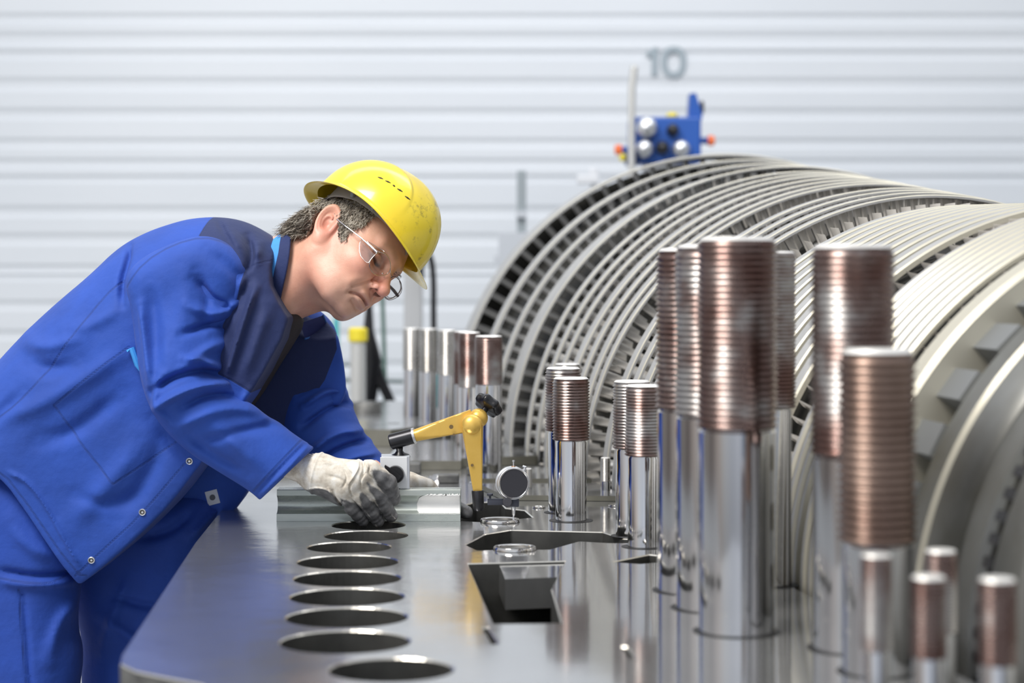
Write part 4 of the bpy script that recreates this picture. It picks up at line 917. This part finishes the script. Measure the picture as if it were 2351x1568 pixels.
# ---- gloves
def rq(px, py, Y): return np.array(P(px, py, Y)[:], F32)
FING = [((850, 1078, 3.916), (891, 1108, 3.932), (904, 1145, 3.955), .0172, .0154), ((826, 1098, 3.912), (866, 1132, 3.930), (898, 1184, 3.960), .0158, .0142),
        ((803, 1112, 3.914), (838, 1150, 3.930), (868, 1196, 3.956), .0152, .0136), ((780, 1126, 3.922), (807, 1165, 3.936), (834, 1196, 3.953), .0144, .0128)]
def glove_sdf(p):
    d = cap(p, rq(664, 1066, 3.945), rq(728, 1083, 3.938), .0270, .0315); w_ = rq(738, 1086, 3.935); d = smin(d, cap(p, rq(722, 1100, 3.948), rq(786, 1136, 3.942), .0265, .0225), .018)
    for (a, b2, c2, r0, r1_) in FING: d = smin(d, cap(p, w_, rq(*a), .026, r0*1.12), .022)
    fs = None
    for i, (a, b2, c2, r0, r1_) in enumerate(FING):
        a, b2, c2 = rq(*a), rq(*b2), rq(*c2); m1 = a*.45+b2*.55+np.array((0, -.002, .001), F32); q = smin(cap(p, a, m1, r0*1.05, r0), cap(p, m1, b2, r0, r0*.97), .004); q = smin(q, cap(p, b2, b2*.45+c2*.55, r0*.98, r1_), .004); q = smin(q, cap(p, b2*.45+c2*.55, c2, r1_, r1_*.93), .004)
        u = ((p-a) @ ((c2-a)/np.linalg.norm(c2-a))); L = np.linalg.norm(c2-a); q = q+.0003*np.sin(u*520+i)*np.exp(-((u-L*.62)/.012)**2)+.0004*np.sin(u*640)*np.exp(-((u-L*.9)/.010)**2)
        fs = q if fs is None else smin(fs, q, .0010)
    d = smin(d, fs, .0045)
    th = smin(cap(p, rq(752, 1080, 3.955), rq(796, 1092, 3.992), .020, .016), cap(p, rq(796, 1092, 3.992), rq(833, 1101, 4.022), .016, .0135), .006); d = smin(d, th, .010)
    # cuff edge roll, cotton ribs, wrinkles across the back of the hand
    ax = (w_-rq(664, 1066, 3.945)); ax /= np.linalg.norm(ax); u = (p-rq(664, 1066, 3.945)) @ ax; d = d-.0022*np.exp(-((u-.058)/.0030)**2); n_ = np.cross(ax, (0, 1, 0)).astype(F32); s_ = (p-rq(664, 1066, 3.945)) @ n_
    d = d+.00045*np.sin(s_*2300)*np.clip((.052-u)/.006, 0, 1)
    x, z = p[:, 0], p[:, 2]; d = d-GW(x, z)*(p[:, 1] < 3.96)
    return d
GW = strokes([([(822, 1054), (826, 1070), (815, 1090), (803, 1108)], 3, 1.6), ([(832, 1056), (838, 1078), (830, 1095)], 3, -1.8), ([(842, 1060), (850, 1078)], 3, 1.3), ([(790, 1075), (800, 1095), (788, 1118)], 3, -1.2), ([(800, 1070), (812, 1085)], 3, 1.2), ([(765, 1125), (772, 1148), (790, 1170)], 3, -1.8), ([(755, 1120), (762, 1140)], 3, 1.5),
              ([(812, 1100), (802, 1120), (812, 1145)], 2.5, -1.5), ([(840, 1085), (828, 1100), (830, 1118)], 2.5, -1.5), ([(850, 1070), (846, 1085), (858, 1100)], 2.5, -1.5), ([(700, 1125), (735, 1118), (766, 1132)], 3, 1.0), ([(735, 1060), (760, 1062), (790, 1056)], 6, .8), ([(750, 1090), (790, 1098), (800, 1120)], 5, -.8)], 3.91, -.56, -.18, -.05, .2, .0012)
DK = [[(856, 1074), (876, 1080), (940, 1110), (940, 1180), (905, 1172), (878, 1132), (862, 1110), (855, 1090)], [(842, 1106), (852, 1112), (885, 1135), (935, 1180), (900, 1235), (868, 1180), (862, 1150), (852, 1135)],
      [(824, 1132), (834, 1130), (852, 1150), (905, 1200), (880, 1240), (845, 1190), (830, 1170)], [(775, 1140), (795, 1148), (824, 1158), (865, 1205), (850, 1240), (800, 1215)], [(690, 1150), (698, 1124), (735, 1118), (764, 1130), (775, 1150), (790, 1190), (740, 1170)]]
dkq = [XZ(chaikin(q, 1), 3.91) for q in DK]
def a_dark(v):
    d = np.full(len(v), 1., F32)
    for q in dkq: d = np.minimum(d, poly2(v[:, 0], v[:, 2], q))
    return d
m_glove = mat('work_glove', (.75, .72, .66), 0, .7); t, b_ = nodes(m_glove); co = tcoord(t); nz = noise(t, co, 38, 5, .6)
cream = ramp(t, nz, [(.34, (.52, .46, .38)), (.50, (.72, .67, .58)), (.64, (.85, .83, .78))]); grey = ramp(t, noise(t, co, 60, 5), [(.3, (.09, .09, .095)), (.7, (.24, .24, .245))])
k = mth(t, 'ADD', mth(t, 'MULTIPLY', mth(t, 'ADD', attr(t, 'coat'), mth(t, 'MULTIPLY', mth(t, 'SUBTRACT', nz, .5), .012)), -260), .5, True)
t.links.new(mixc(t, k, cream, grey), b_.inputs['Base Color']); t.links.new(mth(t, 'SUBTRACT', .8, mth(t, 'MULTIPLY', k, .46)), b_.inputs['Roughness']); bump(t, b_, noise(t, co, 300, 4), .3, .0015)
rg = netobj('glove', glove_sdf, (-.475, 3.86, -.035), (-.215, 4.05, .150), .0013, m_glove, person, {'coat': a_dark}, coarse=4); rg['label'] = 'right glove, cream cotton with grey coated fingertips'
def lglove_sdf(p):
    d = cap(p, rq(888, 1088, 4.14), rq(955, 1122, 4.10), .022, .026); d = smin(d, cap(p, rq(948, 1118, 4.105), rq(985, 1122, 4.088), .024, .018), .015)
    for i, (y0, y1, ln) in enumerate(((1150, 1176, 1070), (1165, 1196, 1040), (1175, 1205, 1015), (1180, 1212, 990))):
        a, b2, c2 = rq(958, 1132+10*i, 4.10), rq(1010-12*i, y0, 4.075), rq(ln, y1, 4.056 if i else 4.03); d = smin(d, smin(cap(p, a, b2, .0165, .0155), cap(p, b2, c2, .0155, .0145), .004), .005)
    d = smin(d, cap(p, rq(945, 1105, 4.09), rq(985, 1112, 4.072), .014, .011), .008)
    x = p[:, 0]; return d-.0009*np.sin((x*.8+p[:, 2]*.6)*260)
lg = netobj('glove', lglove_sdf, (-.30, 4.0, -.03), (-.055, 4.17, .16), .002, m_glove, person, {'coat': lambda v: np.minimum(poly2(v[:, 0], v[:, 2], XZ([(1040, 1100), (1120, 1100), (1120, 1300), (880, 1300), (900, 1180), (1000, 1150)], 4.06)), 1)}, coarse=4); lg['label'] = 'left glove, mostly hidden behind the steel block'
glasses.parent = person; glasses.matrix_parent_inverse = Matrix(); del glasses['label']; del glasses['category']

# ------------------------------------------------------------------ ground steel block held on the flange
BY = 3.986; bx0 = (635-1175.5)*BY/FP; bx1 = (1057-1175.5)*BY/FP
pr = [(0, 0), (0, .0146), (.0008, .0154), (.010, .0165), (.0165, .0200), (.0200, .0260), (.0210, .0330), (.0190, .0400), (.0140, .0455), (.0060, .0500), (.0045, .0510), (.0045, .0618), (.0055, .0628), (.050, .0628), (.050, 0)]
m_block = noisy('ground_block', [(.3, (.40, .44, .41)), (.6, (.54, .58, .55)), (.7, (.62, .65, .62))], .55, .3, 30, (.2, 1, 1), .15, .001, (.22, .38), 90)
blk = thing('steel_block', 'ground steel block with a hollow front and white paint patch under the gloved hand', 'steel block', ((bx0+bx1)/2, BY, 0))
b = MB(); b.prism([(bx0, BY+y, .0002+z) for y, z in pr], (bx1-bx0, 0, 0)); b.build('block_body', m_block, blk, auto=28)
px0 = (962-1175.5)*BY/FP; v = []; f = []; pts = [(-.0004, .0144), (.0100-.0003, .0169), (.0165-.0004, .0204), (.0196, .0262), (.0206, .0330), (.0187, .0398), (.0137, .0451), (.0062, .0494), (.0041, .0508), (.0041, .0545)]
for k, (y, z) in enumerate(pts):
    jag = [.000, -.002, -.0045, -.0055, -.005, -.0035, -.001, .004, .010, .018][k]+rng.uniform(-.001, .001); n = 60
    for i in range(n+1):
        x = px0+jag+(bx1-.001-px0-jag)*i/n; zz = z+(rng.uniform(-.0035, .0012) if k == 9 else 0)+(rng.uniform(-.0002, .0002)); v.append((x, BY+y-.0002, zz))
for k in range(len(pts)-1):
    for i in range(60): f.append((k*61+i, k*61+i+1, (k+1)*61+i+1, (k+1)*61+i))
b = MB(); b.add(v, f); o = b.build('paint_patch', mat('white_paint', (.88, .88, .87), 0, .5), blk, auto=0); so = o.modifiers.new('s', 'SOLIDIFY'); so.thickness = .0003

# ------------------------------------------------------------------ magnetic dial stand
st = thing('dial_gauge_stand', 'gold articulated magnetic stand with black star knob holding a round dial gauge', 'dial gauge stand', P(908, 1124, 4.0))
SY = 3.992
def sp_(px, py, dy=0.0): return P(px, py, SY+dy)
rz = R3('Z', 4); W_ = 66*SY/FP; cx = sp_(906, 1090).x; Hh = .0665; z0 = .0632
b = MB(); b.box((cx, SY+.030, z0+Hh/2), (W_, .052, Hh), rz, 0, .0015); b.box((cx, SY+.030, z0+.0035), (W_*.30, .0522, .007), rz, 1); b.build('magnet_base', [m_silver, m_blackm], st, False)
fy = SY+.0032
b = MB(); b.box((cx-.002, fy, z0+Hh*.5), (W_*.94, .002, Hh*.95), rz, 0, .0008); b.build('face_plate', m_white, st, False)
kc = P(908, 1089, fy-.003)
b = MB(); b.cyl(kc+Vector((0, .002, 0)), kc+Vector((-.0006, -.011, 0)), .0180, .0172, 40, 0, .0012); kn = b.build('switch_knob', m_black, st)
d = (P(884, 1068, fy)-P(908, 1089, fy)).normalized(); nn = Vector((0, -1, 0)); sd = d.cross(nn)
b = MB(); c = kc+nn*.016; q = [c-d*.012-sd*.0075, c+d*.010-sd*.0080, c+d*.027-sd*.0015, c+d*.0285+sd*.002, c+d*.006+sd*.0060, c-d*.012+sd*.0065]; b.prism([x[:] for x in q], nn*-.009); b.build('switch_lever', m_black, kn, False)
b = MB(); nk0 = P(918, 1048, SY+.028); nk1 = P(917, 1028, SY+.024)
b.lathe([(0, 0), (.0215, 0), (.020, .0025), (.0100, .008), (.0065, .013), (.0075, .020), (0, .022)], nk0+Vector((0, 0, -.001)), nk1-nk0, 32); b.build('swivel_neck', m_black, st)
A0 = P(896, 1015, SY+.024); A1 = P(952, 1000, SY+.018)
b = MB(); b.cyl(A0, A1, .0162, .0158, 40, 0, .0022); b.build('arm_socket', m_blackm, st)
b = MB(); b.cyl(A1-(A1-A0).normalized()*.003, A1+(A1-A0).normalized()*.0018, .0163, .0160, 40); b.build('socket_collar', m_silver, st)
EL = P(1098, 960, SY+.016); EF = P(1084, 976, SY-.012); LO = P(1097.5, 1136, SY-.004)
def arm(a, c_, ra, rb, flat, name):
    """tapering arm: round on the outer side, flat machined face towards the camera"""
    b = MB(); ax = (c_-a).normalized(); s_ = ax.cross(Vector((0, 1, 0))).normalized(); y_ = ax.cross(s_).normalized()*-1; n = 40; L = (c_-a).length; R_ = 14; v = []; f = []
    if y_.y > 0: y_ = -y_
    for i in range(R_+1):
        u = i/R_; r = ra+(rb-ra)*u
        for k in range(n):
            an = 2*math.pi*k/n; yy = math.sin(an)*min(r, .018); yy = min(yy, flat*(.35+.65*abs(1-2*u*.5)))
            v.append((a+ax*L*u+s_*math.cos(an)*r+y_*yy)[:])
    for i in range(R_):
        for k in range(n): f.append((i*n+k, i*n+(k+1) % n, (i+1)*n+(k+1) % n, (i+1)*n+k))
    f += [tuple(range(n)), tuple(R_*n+k for k in reversed(range(n)))]; b.add(v, f); return b.build(name, m_gold, st, auto=40)
arm(A1, EL+Vector((-.010, 0, -.004)), .0122, .0225, .013, 'upper_arm'); arm(EF, LO, .0222, .0085, .011, 'lower_arm')
b = MB(); b.ball(EL, .0195, 36); b.build('elbow_ball', m_gold, st); b = MB(); b.ball(EF, .0218, 36, 0, (1, .8, 1)); b.build('elbow_ball', m_gold, st)
for px, py, r in ((1036, 980, .0042), (1042, 998, .0022), (1084, 1068, .0028)):
    b = MB(); c = P(px, py, SY+(-.002 if px < 1060 else -.0165)); b.cyl(c+Vector((0, .003, 0)), c+Vector((0, -.0005, 0)), r, r, 20); b.build('pivot_pin', mat('pin_bronze', (.25, .17, .08), .7, .4), st)
# star knob: seven lobes
kd = Vector((.50, .42, .62)).normalized(); kc2 = EL+kd*.021; u_ = kd.orthogonal().normalized(); w2 = kd.cross(u_); n = 112; prof_ = [(.0, .30), (.0015, .80), (.004, .95), (.010, 1.0), (.017, .99), (.020, .90), (.022, .70), (.0225, 0)]
v = []; f = []
for h_, s_ in prof_:
    for k in range(n):
        an = 2*math.pi*k/n; r = (.0285+.0021*math.cos(7*an)+.0003*math.cos(14*an))*s_ if s_ > .5 else .02*s_; v.append((kc2+kd*(h_+.004)+(u_*math.cos(an)+w2*math.sin(an))*r)[:])
for i in range(len(prof_)-1):
    for k in range(n): f.append((i*n+k, i*n+(k+1) % n, (i+1)*n+(k+1) % n, (i+1)*n+k))
b = MB(); b.add(v, f); b.build('star_knob', m_black, st, auto=50)
b = MB(); b.cyl(EL, kc2+kd*.006, .0075, .0065, 24); b.build('knob_stem', m_blackm, st)
b = MB(); b.lathe([(.0090, .040), (.0115, .0405), (.0122, .039), (.0112, .004), (.009, 0), (0, 0)], P(1099, 1172, SY-.004), P(1097, 1133, SY-.004)-P(1099, 1172, SY-.004), 32); b.build('arm_socket', m_blackm, st)
b = MB(); b.box(P(1142, 1152, SY-.004), (.040, .006, .013), None, 0, .001); b.box(P(1140, 1146, SY-.0045), (.036, .006, .002)); b.box(P(1180, 1152, SY-.004), (.020, .012, .020), None, 0, .002); b.cyl(P(1125, 1144, SY-.004), P(1125, 1138, SY-.004), .0022, .0022, 12); b.cyl(P(1125, 1138, SY-.004), P(1125, 1132.5, SY-.004), .0062, .0062, 20, 0, .001)
b.build('clamp_bar', mat('gauge_holder_dark', (.05, .055, .075), .3, .45), st, auto=30)
b = MB(); b.cyl(P(1165, 1153, SY-.006), P(1165, 1153, SY-.020), .0098, .0092, 32, 0, .001); b.build('clamp_knob', m_slate, st)
GC = P(1177, 1109, SY-.006); ga = Vector((.28, -1, 0)).normalized()
b = MB(); b.lathe([(0, -.012), (.0300, -.012), (.0335, -.009), (.0335, -.003), (.0318, -.001), (.0318, .003), (.0330, .005), (.0322, .0085), (.0300, .0098)], GC, ga, 72); dg = b.build('dial_case', m_silver, st)
b = MB(); b.lathe([(.0285, .0085), (.0285, .0100), (.0290, .0105), (.0305, .0104), (.0310, .0090)], GC, ga, 72); b.build('bezel', mat('bezel_silver', (.85, .85, .86), 1, .22), dg)
b = MB(); b.lathe([(0, .0096), (.0284, .0096), (.0286, .0088)], GC, ga, 72); b.build('dial_back', m_slate, dg)
b = MB(); b.cyl(P(1179, 1078, SY-.004), P(1179, 1070, SY-.004), .0042, .0042, 20); b.build('stem_collar', mat('copper', (.75, .38, .18), 1, .3), dg)
b = MB(); b.cyl(P(1179, 1071, SY-.004), P(1179, 1058, SY-.004), .0014, .0014, 12); b.cyl(P(1179, 1060, SY-.004), P(1179, 1056.5, SY-.004), .0026, .0026, 12); b.build('spindle_cap', m_silver, dg)
b = MB(); b.tube([P(1197, 1082, SY-.004), P(1204, 1078, SY-.004), P(1206, 1072, SY-.004), P(1200, 1070, SY-.004)], [.0022, .003, .003, .002], 10); b.build('bezel_clamp', m_silver, dg)
b = MB(); b.lathe([(.0048, 0), (.0048, .005), (.0036, .008), (.0030, .0165), (.0018, .018), (.0018, .0235), (.0024, .0245), (.0024, .0270), (0, .0284)], P(1179, 1163, SY-.004), (0, 0, -1), 24); b.build('plunger', m_silver, dg)

# ------------------------------------------------------------------ things at the far side of the hall
def bgthing(name, label, cat, px, Y, group=None): return thing(name, label, cat, ((px-1175.5)*Y/FP, Y, FZ), group)
m_blue = mat('machine_blue', (.02, .10, .42), 0, .4); m_or = mat('cap_orange', (.95, .20, .05), 0, .5); m_yel = mat('cap_yellow', (.85, .70, .04), 0, .45); m_pip = mat('pale_pipe', (.62, .62, .60), .3, .4)
Yb = 8.6; k_ = Yb/FP
u = bgthing('hydraulic_unit', 'blue hydraulic machine head with orange end caps rising behind the rotor top', 'machine', 1530, Yb)
def bb(px0, py0, px1, py1, d, dy=0., bev=.01):
    a = P(px0, py0, Yb+dy); c = P(px1, py1, Yb+dy); b = MB(); b.box(((a.x+c.x)/2, Yb+dy+d/2, (a.z+c.z)/2), (abs(c.x-a.x), d, abs(a.z-c.z)), None, 0, bev); return b
bb(1447, 268, 1610, 375, .22).build('machine_body', m_blue, u, False)
bb(1440, 340, 1470, 376, .20, -.03).build('body_foot', mat('machine_navy', (.01, .04, .16), 0, .5), u, False)
bb(1480, 372, 1580, 1200, .16, .02, .002).build('stand_post', mat('post_grey', (.40, .41, .42), .2, .5), u, False)
b = MB(); b.prism([P(x, y, Yb+.05)[:] for x, y in ((1580, 275), (1584, 215), (1598, 213), (1606, 240), (1612, 262), (1612, 275))], (0, .10, 0)); b.build('side_bracket', m_blue, u, False)
bb(1608, 230, 1617, 262, .04, .05).build('latch', m_blackm, u, False)
for px, py, r in ((1484, 295, 24), (1478, 343, 20), (1562, 343, 20), (1519, 340, 15), (1543, 300, 14)):
    b = MB(); c = P(px, py, Yb); m_ = m_silver if px not in (1519, 1543) else m_blackm; b.lathe([(r*k_, 0), (r*k_, .05), (r*k_*.8, .075), (r*k_*.45, .085), (0, .088)], c, (0, -1, 0), 32); b.build('round_valve', m_, u)
b = MB(); b.ball(P(1543, 266, Yb+.06), 14*k_, 24, 0, (1, 1, .6)); b.build('yellow_button', m_yel, u)
for px, py in ((1424, 344), (1628, 323)):
    b = MB(); s_ = -1 if px < 1500 else 1; b.lathe([(8*k_, 0), (8*k_, 16*k_), (12*k_, 17*k_), (12*k_, 30*k_), (8*k_, 33*k_), (0, 33*k_)], P(px-s_*20, py, Yb+.08), (s_, 0, 0), 24, mis=[0, 0, 1, 1, 1]); b.build('end_cap', [m_blue, m_or], u)
b = MB(); b.ball(P(1430, 362, Yb+.04), 9*k_, 20); b.build('yellow_plug', m_yel, u)
pm = bgthing('pipe_mast', 'pale thin upright pipe left of the blue machine', 'pipe', 1452, 8.5); k2 = 8.5/FP
b = MB(); b.tube([P(1450, 1500, 8.5), P(1450, 300, 8.5), P(1451, 200, 8.5), P(1456, 160, 8.5)], [8*k2, 8*k2, 9*k2, 9*k2], 16); b.ball(P(1456, 158, 8.5), 9.5*k2, 16); b.build('pipe', m_pip, pm)
t2 = bgthing('steel_upright', 'grey narrow steel upright standing between the helmet and the rotor', 'post', 1197, 9.0)
b = MB(); a = P(1187, 392, 9); c = P(1208, 1400, 9); b.box(((a.x+c.x)/2, 9, (a.z+c.z)/2), (c.x-a.x, .05, a.z-c.z), None, 0, .004); b.build('upright_bar', mat('upright_grey', (.32, .36, .38), .3, .5), t2, False)
b = MB(); b.box(P(1197, 492, 8.96), (.05, .03, .03)); b.box(P(1180, 575, 8.96), (.14, .06, .16)); b.box(P(1160, 600, 8.96), (.10, .05, .05)); b.build('bracket', mat('bracket_grey', (.55, .58, .62), .2, .5), t2, False)
t3 = bgthing('fitting', 'small white fitting on a thin rod above the left side of the rotor', 'fitting', 1350, 8.8)
b = MB(); b.tube([P(1362, 385, 8.8), P(1362, 1200, 8.8)], .012, 10); b.box(P(1350, 412, 8.78), (.10, .05, .04), None, 0, .006); b.box(P(1362, 400, 8.78), (.04, .04, .05), None, 0, .006); b.build('fitting_body', mat('fitting_white', (.75, .77, .8), 0, .4), t3, False)
t4 = bgthing('support_column', 'wide light grey square column behind the hard hat peak', 'column', 948, 8.2)
b = MB(); a = P(928, 400, 8.2); c = P(970, 1500, 8.2); b.box(((a.x+c.x)/2, 8.2, (H+.05+FZ)/2), (c.x-a.x, .08, H+.05-FZ), None, 0, .006); b.build('column_shaft', mat('column_grey', (.50, .51, .52), 0, .5), t4, False)
b = MB(); b.box(((a.x+c.x)/2, 8.2, H+.052), (c.x-a.x+.02, .10, .012), None, 0, .003); b.build('column_cap', m_silver, t4, False)
t5 = bgthing('black_hose', 'black hose arching beside the light grey column', 'hose', 990, 8.1)
b = MB(); b.tube(chaikin([P(x, y, 8.1)[:] for x, y in ((966, 640), (968, 596), (978, 580), (990, 590), (996, 640), (995, 740), (1000, 1000), (1002, 1380))], 3, False), .0125, 12); b.build('hose', m_black, t5)
t6 = bgthing('cable_stand', 'black two-legged stand left of the grey studs', 'stand', 850, 7.8)
b = MB(); b.tube([P(848, 690, 7.8), P(846, 760, 7.8), P(856, 830, 7.8), P(846, 930, 7.8)], [.012, .022, .038, .030], 14); b.tube([P(856, 820, 7.8), P(872, 870, 7.8), P(898, 925, 7.8)], [.025, .022, .020], 14); b.box(P(880, 930, 7.8), (.10, .06, .02), None, 0, .005)
b.build('stand_legs', m_black, t6); b = MB(); b.box((P(870, 940, 7.8).x, 7.8, (P(0, 935, 7.8).z+FZ)/2), (.2, .1, P(0, 935, 7.8).z-FZ), None, 0, .01); b.build('pedestal', m_cast, t6, False)
t7 = bgthing('capped_pipe', 'grey upright pipe with a yellow cap in front of the wall', 'pipe', 822, 7.6)
b = MB(); b.cyl(P(822, 1500, 7.6), P(822, 788, 7.6), .030, .030, 24); b.build('pipe', m_pip, t7); b = MB(); b.cyl(P(822, 786, 7.6), P(822, 752, 7.6), .037, .037, 28, 0, .008); b.build('cap', m_yel, t7)
t8 = bgthing('green_hose', 'thin dark green hose hanging in front of the wall', 'hose', 880, 8.3)
b = MB(); b.tube([P(876, 640, 8.3), P(880, 740, 8.3), P(884, 880, 8.3), P(886, 1300, 8.3)], .009, 10); b.build('hose', mat('hose_green', (.08, .16, .13), 0, .5), t8)
t9 = bgthing('guard_rail', 'low dark rail with teal post behind the worker\'s chin', 'rail', 900, 8.9)
b = MB(); b.tube([P(770, 872, 8.9), P(1010, 878, 8.9)], .009, 10); b.tube([P(770, 838, 8.9), P(850, 838, 8.9)], .006, 10); b.build('rail_bar', mat('rail_dark', (.10, .14, .14), 0, .5), t9)
b = MB(); b.tube([P(772, 730, 8.9), P(773, 1400, 8.9)], .014, 12); b.tube([P(1008, 860, 8.9), P(1008, 1400, 8.9)], .014, 12); b.build('rail_post', mat('post_teal', (.08, .48, .52), 0, .5), t9)
